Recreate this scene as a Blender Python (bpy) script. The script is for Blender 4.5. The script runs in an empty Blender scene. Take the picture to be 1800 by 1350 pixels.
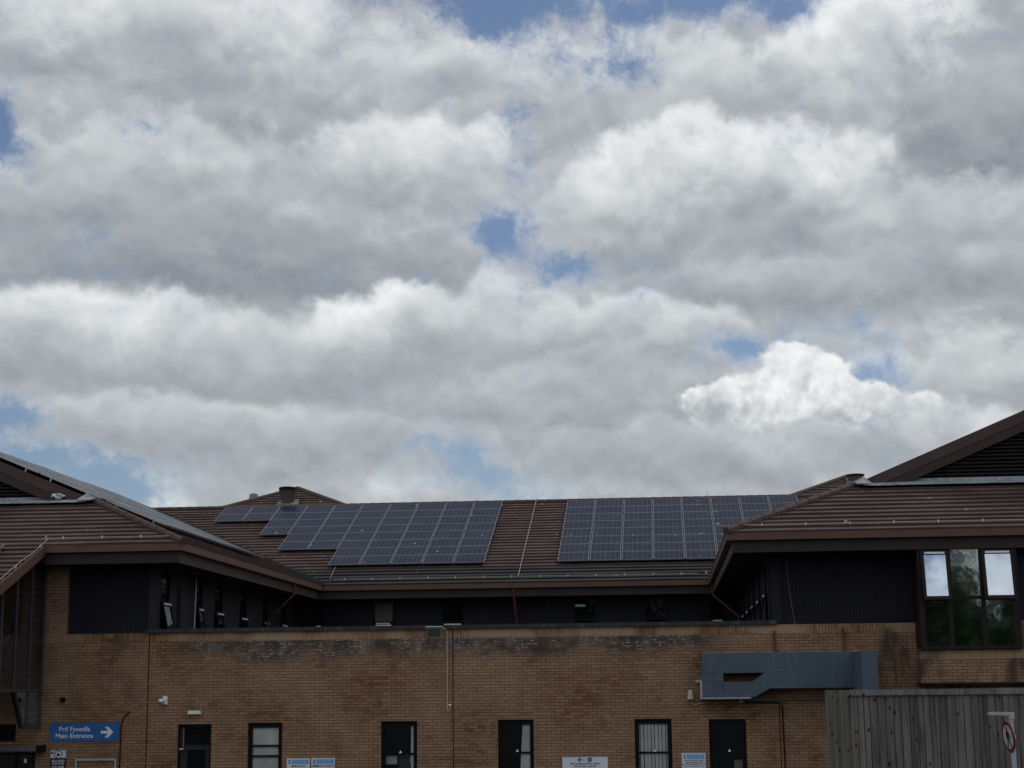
import bpy, bmesh, math, random
from mathutils import Vector, Matrix
R_ = math.radians
random.seed(7)
C = bpy.context.scene.collection
SC = bpy.context.scene

# ------------------------------------------------------------------ camera, exposure
cam_d = bpy.data.cameras.new('camera'); cam = bpy.data.objects.new('camera', cam_d); C.objects.link(cam)
SC.camera = cam
yaw, pitch, roll = -0.0896, 0.18494, -0.0104
fw = Vector((math.sin(yaw)*math.cos(pitch), math.cos(yaw)*math.cos(pitch), math.sin(pitch)))
r0 = Vector((math.cos(yaw), -math.sin(yaw), 0)); u0 = r0.cross(fw)
rt = r0*math.cos(roll)+u0*math.sin(roll); up = u0*math.cos(roll)-r0*math.sin(roll)
m = Matrix((rt, up, -fw)).transposed().to_4x4(); m.translation = Vector((0, 0, 2.8))
cam.matrix_world = m
cam_d.sensor_width = 36; cam_d.lens = 2900/1800*36
cam_d.clip_start = 0.2; cam_d.clip_end = 6000
SC.view_settings.view_transform = 'Standard'; SC.view_settings.look = 'None'
SC.view_settings.exposure = 0; SC.view_settings.gamma = 1
SC.cycles.max_bounces = 8; SC.cycles.transparent_max_bounces = 12
SC.cycles.use_denoising = True

# ------------------------------------------------------------------ node helper
class NT:
    def __init__(s, nt): s.nt = nt; nt.nodes.clear()
    def n(s, t, **kw):
        nd = s.nt.nodes.new(t)
        for k, v in kw.items():
            if k == 'ins':
                for a, b in v.items():
                    if isinstance(b, bpy.types.NodeSocket): s.nt.links.new(b, nd.inputs[a])
                    else: nd.inputs[a].default_value = b
            else: setattr(nd, k, v)
        return nd
    def m(s, op, a, b=0.0, c=0.0, clamp=False):
        return s.n('ShaderNodeMath', operation=op, use_clamp=clamp, ins={0: a, 1: b, 2: c}).outputs[0]
    def vm(s, op, a, b=(0, 0, 0), scale=1.0):
        nd = s.n('ShaderNodeVectorMath', operation=op, ins={0: a, 1: b})
        if op == 'SCALE': 
            if isinstance(scale, bpy.types.NodeSocket): s.nt.links.new(scale, nd.inputs['Scale'])
            else: nd.inputs['Scale'].default_value = scale
        return nd.outputs['Value'] if op == 'LENGTH' else nd.outputs[0]
    def mix(s, f, a, b, mode='MIX'):
        nd = s.n('ShaderNodeMix', data_type='RGBA', blend_type=mode, ins={0: f, 6: a, 7: b}); return nd.outputs[2]
    def noise(s, v, sc, det=4, ro=.5, dist=0, typ='FBM', col=False, dim='3D'):
        nd = s.n('ShaderNodeTexNoise', noise_dimensions=dim, noise_type=typ, ins={'Vector': v, 'Scale': sc, 'Detail': det, 'Roughness': ro, 'Distortion': dist})
        return nd.outputs['Color' if col else 'Fac']
    def ss(s, v, a, b, lo=0.0, hi=1.0):
        nd = s.n('ShaderNodeMapRange', interpolation_type='SMOOTHSTEP', ins={0: v, 1: a, 2: b, 3: lo, 4: hi}); return nd.outputs[0]
    def xyz(s, v): return s.n('ShaderNodeSeparateXYZ', ins={0: v}).outputs
    def cxyz(s, x, y, z=0.0): return s.n('ShaderNodeCombineXYZ', ins={0: x, 1: y, 2: z}).outputs[0]

# ------------------------------------------------------------------ sky: clear Nishita sky behind a broken cumulus deck
# (azimuth, elevation, half width, half height in degrees, amount)
BRIGHT = [(-15.4,22.3,4.5,2.4,0.2),(-10.8,21.2,4.3,1.8,0.12),(-7.1,18.6,4.0,1.6,0.13),(-21.7,13.3,1.8,0.9,0.16),(-18.8,13.1,3.4,0.6,0.17),(-15.1,12.8,2.2,0.8,0.1),(-9.4,12.9,1.6,1.8,0.2),(-10.3,11.1,1.0,1.2,0.14),(-6.1,13.3,2.0,1.6,0.08),(7.3,21.0,2.8,2.2,0.18),(9.8,22.6,2.2,1.2,0.2),(3.7,17.9,4.7,1.4,0.17),(0.1,17.3,2.0,1.0,0.1),(-1.1,12.9,3.0,1.0,0.09),(12.6,15.7,1.2,1.2,0.15),(10.8,13.8,2.4,1.0,0.05),(1.9,10.1,1.0,1.2,0.12),(9.4,9.3,2.4,1.8,0.1),(7.6,7.8,4.0,1.2,0.13),(-16.9,6.9,1.2,0.8,0.24),(-9.5,6.8,1.6,0.6,0.18),(-18.9,9.7,2.2,0.8,0.07),(-20.3,20.7,4.0,1.6,-0.12),(-14.7,19.7,3.2,1.4,-0.06),(-14.6,14.4,7.5,1.0,-0.14),(-11.8,13.7,2.4,0.8,-0.07),(-17.8,10.2,3.6,0.8,-0.09),(-5.1,10.3,3.6,0.8,-0.04),(11.2,17.7,3.0,1.6,-0.18),(10.8,20.2,2.4,1.2,-0.08),(6.9,14.2,5.9,1.1,-0.1),(2.0,15.2,4.9,1.0,-0.05),(-0.1,9.8,2.8,1.4,-0.08),(-2.2,8.6,4.3,1.0,-0.06),(3.4,8.1,3.0,0.8,-0.08),(10.9,10.7,1.8,1.2,-0.09),(-13.1,7.9,4.0,0.8,-0.04),(-22.3,15.1,2.4,1.2,-0.06)]
GAPS = [(173,27,7,6,1.0),(-4.9,19.0,1.3,3.6,.30),(-3.0,21.5,2.6,1.6,.35),(-19.5,19.3,1.8,.9,.25),(8.2,11.2,1.0,1.4,.45),(5.2,12.0,1.6,.6,.35),(-8.3,8.8,1.2,.6,.4),(-8.0,14.0,.7,.5,.3),(-5.0,23.9,5.1,1.2,1.1),(-5.8,22.9,1.4,1.1,0.8),(1.7,23.4,4.0,1.0,1.1),(5.0,22.8,1.4,0.9,0.8),(-0.6,21.5,1.8,0.9,0.45),(-23.2,18.6,1.1,1.6,1),(-18.2,19.3,0.9,0.5,0.4),(-5.6,15.8,1.4,1.2,1.05),(-3.3,14.5,1.6,0.9,0.9),(3.1,11.5,1.7,0.6,0.75),(6.8,12.3,1.0,0.8,0.6),(7.1,10.4,1.6,1.2,0.55),(-22.4,9.2,1.6,0.8,1.0),(-21.3,8.0,2.8,0.6,1.0),(-18.8,7.2,2.4,0.8,1.05),(-6.8,8.3,1.4,0.8,0.6),(-6.0,7.4,2.8,0.8,0.7),(-3.8,6.8,1.6,0.5,0.45),(-20.3,6.5,3.0,0.8,0.8),(-13.6,6.6,1.2,0.4,0.4),(-4.6,19.7,0.8,1.2,0.25)]
CUM = [(3.0,9.9,1.7,1.0,1),(4.6,11.0,1.2,.9,1),(5.8,10.4,1.4,.9,.9),(7.2,9.8,1.3,.6,.7),(1.7,9.7,1.0,.7,.8),(4.8,9.3,3.2,.9,.8),(9.2,9.6,1.6,.6,.45)]
# cloud banks, far to near: (azimuth, elevation, half width, half height, light at the top, light at the foot)
BANKS = [(-16.8,21.7,8.3,3.0,0.66,0.4), (-21.6,19.3,5.1,1.4,0.44,0.36), (-5.0,20.9,6.5,1.8,0.58,0.46), (0.8,20.1,4.0,2.8,0.6,0.46), (8.5,20.9,4.5,3.0,0.74,0.46), (12.2,18.9,3.4,3.8,0.42,0.34), (-18.6,16.9,6.5,3.0,0.54,0.38), (-14.6,14.5,8.5,1.8,0.38,0.31), (-8.3,18.0,4.5,2.2,0.68,0.44), (-1.8,15.6,4.5,1.8,0.5,0.44), (2.5,16.6,6.5,2.8,0.72,0.4), (10.8,14.9,4.5,2.2,0.5,0.38), (6.5,13.7,8.3,1.5,0.46,0.37), (-20.5,12.0,5.1,2.0,0.68,0.4), (-16.5,11.6,4.3,1.8,0.66,0.38), (-13.5,11.1,6.5,2.2,0.54,0.38), (-9.4,12.1,3.4,2.2,0.74,0.44), (-5.5,12.3,3.8,2.2,0.6,0.42), (-0.7,12.0,4.5,1.7,0.6,0.42), (-3.1,9.9,6.5,1.8,0.47,0.4), (-16.4,8.9,5.9,1.5,0.53,0.42), (-10.1,8.5,4.3,1.2,0.46,0.42), (9.8,9.8,3.8,2.2,0.55,0.42), (-0.2,8.0,5.9,1.4,0.46,0.41), (8.5,7.8,5.1,1.6,0.6,0.46), ]
FRONT = [(5.6, 7.9, 4.6, 1.15, .50, .43), (1.4, 8.0, 1.9, 1.2, .47, .42), (8.6, 8.6, 2.2, 1.5, .58, .46)]
SUN_EL, SUN_AZ = R_(52), R_(38)      # azimuth from +Y towards +X
def build_world():
    w = bpy.data.worlds.new('World'); SC.world = w; w.use_nodes = True
    T = NT(w.node_tree)
    d = T.n('ShaderNodeTexCoord').outputs['Generated']
    x, y, z = T.xyz(d)[:3]
    az = T.m('MULTIPLY', T.m('ARCTAN2', x, y), 57.2958)
    el = T.m('MULTIPLY', T.m('ARCSINE', z), 57.2958)
    P = T.cxyz(az, el)
    def warp(P, sc, amt, det=3):
        nz = T.noise(P, sc, det, .55, col=True)
        return T.vm('ADD', P, T.vm('MULTIPLY', T.vm('SUBTRACT', nz, (.5, .5, .5)), (amt, amt, 0)))
    Ps = T.vm('MULTIPLY', P, (1, 1.45, 1))
    Pw = warp(P, .20, 2.4, 2)
    Pe = warp(warp(P, .45, 1.3, 3), 1.9, .42, 4)
    def blobs(L, P):
        acc = None
        for a, e, rx, ry, k in L:
            mp = T.n('ShaderNodeMapping', vector_type='TEXTURE', ins={0: P, 1: (a, e, 0), 3: (rx*1.7, ry*1.7, 1)}).outputs[0]
            g = T.n('ShaderNodeTexGradient', gradient_type='QUADRATIC_SPHERE', ins={0: mp}).outputs[1]
            acc = T.m('MULTIPLY_ADD', g, float(k), acc if acc is not None else 0.0)
        return acc
    bright = blobs(BRIGHT, warp(Pw, 1.0, .7, 5))
    gap = blobs(GAPS, Pe)
    cum = blobs(CUM, warp(warp(P, .9, .9, 2), 3.0, .30, 6))
    Pn = T.vm('MULTIPLY', warp(P, .35, 1.3, 2), (1, 1.2, 1))
    nb = lambda Q: T.noise(Q, .33, 4, .47, 0)
    n1 = nb(Pn); n2 = nb(T.vm('ADD', Pn, (.10, .62, 0)))
    rel = T.m('SUBTRACT', n1, n2)
    fb = lambda Q: T.noise(Q, 1.1, 6, .54)
    f1 = fb(Pn); f2 = fb(T.vm('ADD', Pn, (.05, .22, 0)))
    relf = T.m('SUBTRACT', f1, f2)
    big = T.noise(P, .11, 3, .5)
    puffy = T.ss(T.noise(T.vm('ADD', Pn, (7, 3, 0)), .30, 3, .5), .46, .66, .05, 1.0)
    lum = T.m('MULTIPLY_ADD', bright, 1.75, .455)
    lum = T.m('MULTIPLY_ADD', rel, .80, lum)
    lum = T.m('MULTIPLY_ADD', T.m('MULTIPLY', relf, puffy), .30, lum)
    lum = T.m('MULTIPLY_ADD', T.m('SUBTRACT', n1, .5), .15, lum)
    # banks of cumulus: ragged lit tops, soft shaded feet
    ne = T.m('SUBTRACT', T.noise(warp(P, .8, .5, 3), .62, 7, .54, .15), .5)
    ns = T.m('SUBTRACT', n1, .5)
    relall = T.m('ADD', T.m('MULTIPLY', rel, .36), T.m('MULTIPLY', T.m('MULTIPLY', relf, puffy), .22))
    lum = T.m('MULTIPLY_ADD', T.m('SUBTRACT', lum, .46), .8, .46)
    def banks(L, lum):
        for a, e, rx, ry, lt, lb in L:
            mp = T.n('ShaderNodeMapping', vector_type='TEXTURE', ins={0: Pw, 1: (a, e, 0), 3: (rx, ry, 1)}).outputs[0]
            dd = T.m('ADD', T.vm('LENGTH', mp), T.m('MULTIPLY', ne, 1.25))
            vn = T.xyz(mp)[1]
            edge = T.m('MULTIPLY', T.ss(dd, .74, 1.16, 1, 0), T.ss(vn, -1.0, -.05))
            Lc = T.ss(T.m('ADD', vn, T.m('MULTIPLY', T.m('ADD', ne, ns), 1.2)), -.75, .85, lb-.06, lt+.03)
            rim = T.m('MULTIPLY', T.ss(dd, .50, .92), T.ss(vn, -.1, .5))
            Lc = T.m('ADD', T.m('MULTIPLY_ADD', rim, (lt-.38)*.34, Lc), relall)
            lum = T.m('ADD', T.m('MULTIPLY', lum, T.m('SUBTRACT', 1.0, edge)), T.m('MULTIPLY', Lc, edge))
        return lum
    lum = banks(BANKS, lum)
    # density of the deck: gaps with ragged edges
    fe = T.noise(warp(P, 2.2, .35, 3), 2.6, 7, .66, .4)
    thin = T.m('ADD', T.m('MULTIPLY', gap, 1.25), T.m('MULTIPLY', ns, -.9))
    thin = T.m('ADD', thin, T.m('MULTIPLY', T.m('SUBTRACT', f1, .5), -.8))
    thin = T.m('ADD', thin, T.m('MULTIPLY', T.m('SUBTRACT', fe, .5), -.95))
    thin = T.m('ADD', thin, T.m('MULTIPLY', T.m('SUBTRACT', big, .62), .4))
    thin = T.m('ADD', thin, T.m('MULTIPLY', ne, -.5))
    cover = T.ss(thin, -.10, .92, 1.0, .04)
    lum = T.m('MULTIPLY_ADD', T.m('MULTIPLY', cover, T.m('SUBTRACT', 1.0, cover)), .35, lum)
    # distant cumulus tower seen through the deck
    cr = lambda Q: T.noise(Q, .80, 7, .55, .2)
    Pc = warp(P, 1.2, .5, 3)
    c1 = cr(Pc); c2 = cr(T.vm('ADD', Pc, (-.16, .26, 0)))
    cmask = T.ss(T.m('ADD', cum, T.m('MULTIPLY', T.m('SUBTRACT', c1, .5), .5)), .18, .35)
    clum = T.m('MULTIPLY_ADD', T.m('SUBTRACT', c1, c2), .75, .86)
    base = T.ss(T.m('ADD', el, T.m('MULTIPLY', T.m('SUBTRACT', c1, .5), 5.0)), 8.2, 10.8)
    clum = T.m('ADD', T.m('MULTIPLY', clum, base), T.m('MULTIPLY', lum, T.m('SUBTRACT', 1.0, base)))
    lumc = T.m('ADD', T.m('MULTIPLY', lum, T.m('SUBTRACT', 1.0, cmask)), T.m('MULTIPLY', clum, cmask))
    lumc = banks(FRONT, lumc)
    cover = T.m('MAXIMUM', cover, cmask)
    lumc = T.m('MAXIMUM', T.m('MINIMUM', T.m('MULTIPLY', lumc, .965), 1.0), .2)
    tint = T.n('ShaderNodeValToRGB', ins={0: lumc})
    e = tint.color_ramp.elements
    e[0].position = .25; e[0].color = (.255, .285, .325, 1); e[1].position = .92; e[1].color = (.93, .94, .945, 1)
    q = e.new(.45); q.color = (.425, .45, .475, 1); q = e.new(.62); q.color = (.61, .64, .66, 1)
    sky = T.n('ShaderNodeTexSky', sky_type='NISHITA', sun_disc=False, sun_elevation=SUN_EL, sun_rotation=SUN_AZ, altitude=0, air_density=1.0, dust_density=.4, ozone_density=2.5).outputs[0]
    S = .1
    skyc = T.mix(1.0, T.vm('SCALE', sky, scale=.62), (1.02, 1.03, 1.10, 1), 'MULTIPLY')
    cloud = T.vm('SCALE', tint.outputs[0], scale=1/S)
    col = T.mix(cover, skyc, cloud)
    # unseen sky overhead and behind the photographer, brightened to add light on the facade
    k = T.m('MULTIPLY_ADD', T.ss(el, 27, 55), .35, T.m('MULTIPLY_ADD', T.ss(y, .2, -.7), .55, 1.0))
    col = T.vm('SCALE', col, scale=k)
    # below the horizon: dull ground light
    col = T.mix(T.ss(el, -1.5, 0), (.6, .6, .55, 1), col)
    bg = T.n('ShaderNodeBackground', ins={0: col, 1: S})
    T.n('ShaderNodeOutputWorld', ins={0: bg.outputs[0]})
    w.cycles.sampling_method = 'MANUAL'; w.cycles.sample_map_resolution = 512
build_world()
sd = bpy.data.lights.new('sun', 'SUN'); sd.energy = .7; sd.angle = R_(14); sd.color = (1, .95, .88)
so = bpy.data.objects.new('sun', sd); C.objects.link(so)
sv = Vector((math.sin(SUN_AZ)*math.cos(SUN_EL), math.cos(SUN_AZ)*math.cos(SUN_EL), math.sin(SUN_EL)))
so.rotation_euler = sv.to_track_quat('Z', 'Y').to_euler(); so.location = (0, 0, 60)

# ------------------------------------------------------------------ mesh helper
class MB:
    def __init__(s): s.v = []; s.f = []; s.uv = []; s.mi = []
    def poly(s, pts, uv=None, mi=0):
        k = len(s.v); s.v += [tuple(p) for p in pts]; s.f.append(tuple(range(k, k+len(pts))))
        if uv is None:
            n = (Vector(pts[1])-Vector(pts[0])).cross(Vector(pts[-1])-Vector(pts[0]))
            a = [abs(c) for c in n]
            if a[1] >= a[0] and a[1] >= a[2]: uv = [(p[0], p[2]) for p in pts]
            elif a[0] >= a[2]: uv = [(p[1], p[2]) for p in pts]
            else: uv = [(p[0], p[1]) for p in pts]
        s.uv += uv; s.mi.append(mi); return s
    def box(s, x0, x1, y0, y1, z0, z1, mi=0):
        a, b, c, d = (x0,y0,z0), (x1,y0,z0), (x1,y1,z0), (x0,y1,z0)
        e, f, g, h = (x0,y0,z1), (x1,y0,z1), (x1,y1,z1), (x0,y1,z1)
        for q in ((a,b,f,e), (b,c,g,f), (c,d,h,g), (d,a,e,h), (e,f,g,h), (d,c,b,a)): s.poly(q, mi=mi)
        return s
    def extr(s, pts, vec, mi=0):          # closed prism: polygon + extrusion vector
        pts = [Vector(p) for p in pts]; vec = Vector(vec); q = [p+vec for p in pts]
        s.poly(pts, mi=mi); s.poly(q[::-1], mi=mi)
        for i in range(len(pts)):
            j = (i+1) % len(pts); s.poly([pts[i], q[i], q[j], pts[j]], mi=mi)
        return s
    def bar(s, p0, p1, w, h=None, mi=0):  # rectangular bar between two points
        h = h or w; p0, p1 = Vector(p0), Vector(p1); d = (p1-p0).normalized()
        a = d.cross(Vector((0, 1, 0)) if abs(d.y) < .9 else Vector((1, 0, 0))).normalized(); b = d.cross(a)
        c = [p0+a*sx*w/2+b*sy*h/2 for sx, sy in ((-1,-1), (1,-1), (1,1), (-1,1))]
        return s.extr(c, p1-p0, mi)
    def tube(s, path, r, n=10, cap=True):
        path = [Vector(p) for p in path]; rr = r if isinstance(r, (list, tuple)) else [r]*len(path)
        rings = []
        for i, p in enumerate(path):
            d = (path[min(i+1, len(path)-1)]-path[max(i-1, 0)]).normalized()
            a = d.cross(Vector((0, 1, 0)) if abs(d.y) < .9 else Vector((1, 0, 0))).normalized(); b = d.cross(a)
            rings.append([p+(a*math.cos(t)+b*math.sin(t))*rr[i] for t in [2*math.pi*k/n for k in range(n)]])
        for i in range(len(rings)-1):
            for k in range(n):
                l = (k+1) % n; s.poly([rings[i][k], rings[i][l], rings[i+1][l], rings[i+1][k]])
        if cap: s.poly(rings[0][::-1]); s.poly(rings[-1])
        return s
    def build(s, name, mats, parent=None, smooth=False, merge=False):
        if not isinstance(mats, (list, tuple)): mats = [mats]
        off = Vector((0, 0, 0)); q = parent
        while q is not None: off += q.location; q = q.parent
        me = bpy.data.meshes.new(name)
        me.from_pydata([tuple(Vector(v)-off) for v in s.v], [], s.f)
        ul = me.uv_layers.new(name='UVMap')
        ul.data.foreach_set('uv', [c for u in s.uv for c in u])
        for mt in mats: me.materials.append(mt)
        me.polygons.foreach_set('material_index', s.mi)
        bm = bmesh.new(); bm.from_mesh(me)
        if smooth or merge: bmesh.ops.remove_doubles(bm, verts=bm.verts, dist=1e-5)
        bmesh.ops.recalc_face_normals(bm, faces=bm.faces) if (smooth or merge) else None
        if smooth:
            for f in bm.faces: f.smooth = True
            for e in bm.edges:
                if len(e.link_faces) == 2 and e.calc_face_angle(0) > .7: e.smooth = False
        bm.to_mesh(me); bm.free()
        o = bpy.data.objects.new(name, me); C.objects.link(o)
        if parent is not None: o.parent = parent
        return o
def tag(o, label=None, cat=None, group=None, kind=None):
    if label: o['label'] = label
    if cat: o['category'] = cat
    if group: o['group'] = group
    if kind: o['kind'] = kind
    return o
def empty(name, loc, label, cat, group=None):
    o = bpy.data.objects.new(name, None); o.location = loc; o.empty_display_size = .2; C.objects.link(o)
    return tag(o, label, cat, group)
def boxp(name, b, mat, parent): return MB().box(*b).build(name, mat, parent)

# ------------------------------------------------------------------ materials
def newmat(name):
    mt = bpy.data.materials.new(name); mt.use_nodes = True; return mt, NT(mt.node_tree)
def fin(T, col, rough=.6, spec=.5, metal=0.0, nrm=None, **kw):
    b = T.n('ShaderNodeBsdfPrincipled')
    ins = {'Base Color': col, 'Roughness': rough, 'Specular IOR Level': spec, 'Metallic': metal}
    ins.update(kw)
    if nrm is not None: ins['Normal'] = nrm
    for k, v in ins.items():
        if isinstance(v, bpy.types.NodeSocket): T.nt.links.new(v, b.inputs[k])
        else: b.inputs[k].default_value = v
    T.n('ShaderNodeOutputMaterial', ins={0: b.outputs[0]})
    return b
def bump(T, h, dist=.01, strength=1.0):
    return T.n('ShaderNodeBump', ins={'Height': h, 'Distance': dist, 'Strength': strength}).outputs[0]
def uvn(T): return T.n('ShaderNodeUVMap', uv_map='UVMap').outputs[0]
def obj_c(T): return T.n('ShaderNodeNewGeometry').outputs['Position']
def rgb(r, g, b): return (r, g, b, 1)
def ramp(T, v, stops):
    nd = T.n('ShaderNodeValToRGB', ins={0: v}); e = nd.color_ramp.elements
    e[0].position = stops[0][0]; e[0].color = stops[0][1]; e[1].position = stops[-1][0]; e[1].color = stops[-1][1]
    for p, c in stops[1:-1]:
        q = e.new(p); q.color = c
    return nd.outputs[0]

def plain(name, col, rough=.6, var=.25, sc=3.0, spec=.2, metal=0, dirt=None, bmp=0.0):
    mt, T = newmat(name); P = obj_c(T)
    n = T.noise(P, sc, 5, .6)
    f = T.m('MULTIPLY_ADD', T.m('SUBTRACT', n, .5), var*3, 1.0)
    c = T.vm('SCALE', tuple(col[:3]), scale=f)
    if dirt:
        n2 = T.noise(T.vm('MULTIPLY', P, (6, 6, 1.2)), 1.0, 5, .65)
        c = T.mix(T.ss(n2, .5, .75, 0, .75), c, dirt)
    r = T.m('MULTIPLY_ADD', T.m('SUBTRACT', n, .5), .35, rough, clamp=True)
    fin(T, c, r, spec, metal, bump(T, T.noise(P, sc*12, 3, .6), bmp) if bmp else None)
    return mt
def brick_mat(name, soldier=False, dirtiness=1.0):
    mt, T = newmat(name); uv = uvn(T)
    if soldier:
        ux = T.xyz(uv); uv = T.cxyz(T.m('MULTIPLY', ux[1], 1), ux[0])
    # slightly wandering courses
    uvw = T.vm('ADD', uv, T.vm('MULTIPLY', T.vm('SUBTRACT', T.noise(uv, 1.2, 2, .5, col=True), (.5, .5, .5)), (.012, .012, 0)))
    def brk(c1, c2, mo, ms):
        nd = T.n('ShaderNodeTexBrick', offset=.5, offset_frequency=2, ins={'Vector': uvw, 'Color1': c1, 'Color2': c2, 'Mortar': mo, 'Scale': 1.0, 'Mortar Size': ms, 'Mortar Smooth': .35, 'Bias': 0.0,
            'Brick Width': .225 if not soldier else .32, 'Row Height': .075})
        return nd
    g = brk(rgb(0, 0, 0), rgb(1, 1, 1), rgb(.5, .5, .5), .0075)
    rnd = g.outputs[0]; mort = g.outputs[1]
    big = T.noise(uv, .55, 4, .55); med = T.noise(uv, 3.0, 4, .6); fine = T.noise(uv, 60, 3, .6)
    t = T.m('ADD', T.m('MULTIPLY_ADD', rnd, .34, .22), T.m('MULTIPLY', T.m('SUBTRACT', big, .5), 1.45))
    t = T.m('ADD', t, T.m('MULTIPLY', T.m('SUBTRACT', med, .5), .55))
    bc = ramp(T, t, [(.02, rgb(.150, .076, .044)), (.28, rgb(.242, .139, .082)), (.55, rgb(.290, .178, .109)), (.95, rgb(.340, .222, .147))])
    bc = T.vm('SCALE', bc, scale=T.m('MULTIPLY_ADD', T.m('SUBTRACT', fine, .5), .45, 1.0))
    mc = T.mix(T.ss(big, .35, .7), rgb(.085, .045, .027), rgb(.125, .073, .048))
    col = T.mix(mort, bc, mc)
    P = obj_c(T); px, py, pz = T.xyz(P)[:3]
    # weathered band under the coping: soot, algae and lime bloom along the joints
    ed = T.m('MULTIPLY', T.m('SUBTRACT', T.noise(T.vm('MULTIPLY', P, (1, 1, .35)), 1.1, 5, .6), .5), .95)
    zz = T.m('ADD', pz, ed)
    band = T.m('MULTIPLY', T.ss(zz, 3.55, 3.95), T.ss(pz, 4.12, 4.16, 1, 0))
    band = T.m('MULTIPLY', band, T.m('MULTIPLY', T.ss(px, -13.0, -11.0), T.ss(px, .6, 1.8, 1, 0)))
    patch = T.noise(T.vm('MULTIPLY', P, (1, 1, 2.2)), .9, 5, .6)
    soot = T.m('MULTIPLY', band, T.ss(patch, .32, .60, .55, 1.0))
    if not soldier:
        col = T.mix(T.m('MULTIPLY', soot, .95*dirtiness), col, rgb(.052, .043, .040))
        bloom = T.m('MULTIPLY', band, T.ss(T.noise(P, 1.7, 4, .6), .38, .52))
        spk = T.ss(T.noise(P, 7.0, 3, .6), .46, .58)
        bl = T.m('MULTIPLY', T.m('MULTIPLY', bloom, spk), T.ss(mort, .25, .9))
        col = T.mix(T.m('MULTIPLY', bl, 1.0), col, rgb(.48, .44, .40))
        haze = T.m('MULTIPLY', band, T.ss(T.noise(T.vm('ADD', P, (5, 0, 9)), 1.3, 6, .65), .50, .68))
        col = T.mix(T.m('MULTIPLY', haze, .38), col, rgb(.33, .28, .245))
        sm = T.ss(T.noise(T.vm('MULTIPLY', T.vm('ADD', P, (3, 0, 2)), (1.4, 1, .6)), 1.2, 6, .65), .60, .74)
        col = T.mix(T.m('MULTIPLY', sm, .35), col, rgb(.31, .25, .215))
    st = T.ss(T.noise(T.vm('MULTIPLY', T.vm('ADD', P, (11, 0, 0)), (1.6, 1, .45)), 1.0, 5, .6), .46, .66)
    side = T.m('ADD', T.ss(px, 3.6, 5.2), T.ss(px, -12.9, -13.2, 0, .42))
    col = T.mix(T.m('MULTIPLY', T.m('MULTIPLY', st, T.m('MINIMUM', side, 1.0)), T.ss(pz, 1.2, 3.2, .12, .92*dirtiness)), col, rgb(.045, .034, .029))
    if soldier:
        sn = T.noise(T.vm('MULTIPLY', P, (9, 1, .6)), 1.0, 3, .7)
        col = T.mix(T.ss(sn, .52, .68, 0, .6), col, rgb(.12, .06, .04))
        col = T.mix(T.ss(T.noise(P, 1.1, 4), .42, .60, 0, .55), col, rgb(.42, .30, .20))
    h = T.m('ADD', T.m('MULTIPLY', T.m('SUBTRACT', 1.0, mort), 1.0), T.m('MULTIPLY', fine, .35))
    fin(T, col, .88, .25, nrm=bump(T, h, .007, .9))
    return mt
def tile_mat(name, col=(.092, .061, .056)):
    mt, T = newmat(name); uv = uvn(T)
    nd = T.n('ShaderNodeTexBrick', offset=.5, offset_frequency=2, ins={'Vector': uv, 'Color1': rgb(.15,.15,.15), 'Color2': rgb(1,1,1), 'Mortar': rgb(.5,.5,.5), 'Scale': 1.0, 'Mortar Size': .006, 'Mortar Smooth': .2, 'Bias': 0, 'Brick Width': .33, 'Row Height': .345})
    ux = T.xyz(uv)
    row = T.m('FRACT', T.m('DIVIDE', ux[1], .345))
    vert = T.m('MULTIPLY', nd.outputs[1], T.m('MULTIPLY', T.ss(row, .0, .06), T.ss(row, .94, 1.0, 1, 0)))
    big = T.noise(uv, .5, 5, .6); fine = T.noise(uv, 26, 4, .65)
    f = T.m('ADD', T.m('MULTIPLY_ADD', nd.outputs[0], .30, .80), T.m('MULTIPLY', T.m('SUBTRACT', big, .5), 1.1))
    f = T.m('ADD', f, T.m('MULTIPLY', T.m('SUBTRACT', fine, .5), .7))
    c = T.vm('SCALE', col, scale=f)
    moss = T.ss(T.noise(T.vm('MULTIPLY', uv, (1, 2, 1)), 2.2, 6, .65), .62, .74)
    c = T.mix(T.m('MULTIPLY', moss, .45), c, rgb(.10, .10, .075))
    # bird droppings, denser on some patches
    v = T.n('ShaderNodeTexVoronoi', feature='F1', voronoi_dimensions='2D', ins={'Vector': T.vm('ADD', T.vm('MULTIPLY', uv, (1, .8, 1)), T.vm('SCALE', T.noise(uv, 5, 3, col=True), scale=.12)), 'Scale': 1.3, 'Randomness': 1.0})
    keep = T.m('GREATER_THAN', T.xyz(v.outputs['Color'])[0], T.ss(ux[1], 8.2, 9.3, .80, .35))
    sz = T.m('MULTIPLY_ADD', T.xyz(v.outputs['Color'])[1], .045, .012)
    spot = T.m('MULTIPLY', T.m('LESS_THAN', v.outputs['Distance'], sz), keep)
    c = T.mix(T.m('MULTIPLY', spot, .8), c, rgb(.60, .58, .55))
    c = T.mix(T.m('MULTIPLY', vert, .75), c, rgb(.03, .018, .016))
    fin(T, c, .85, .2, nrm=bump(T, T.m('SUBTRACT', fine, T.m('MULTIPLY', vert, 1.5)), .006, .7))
    return mt
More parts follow.
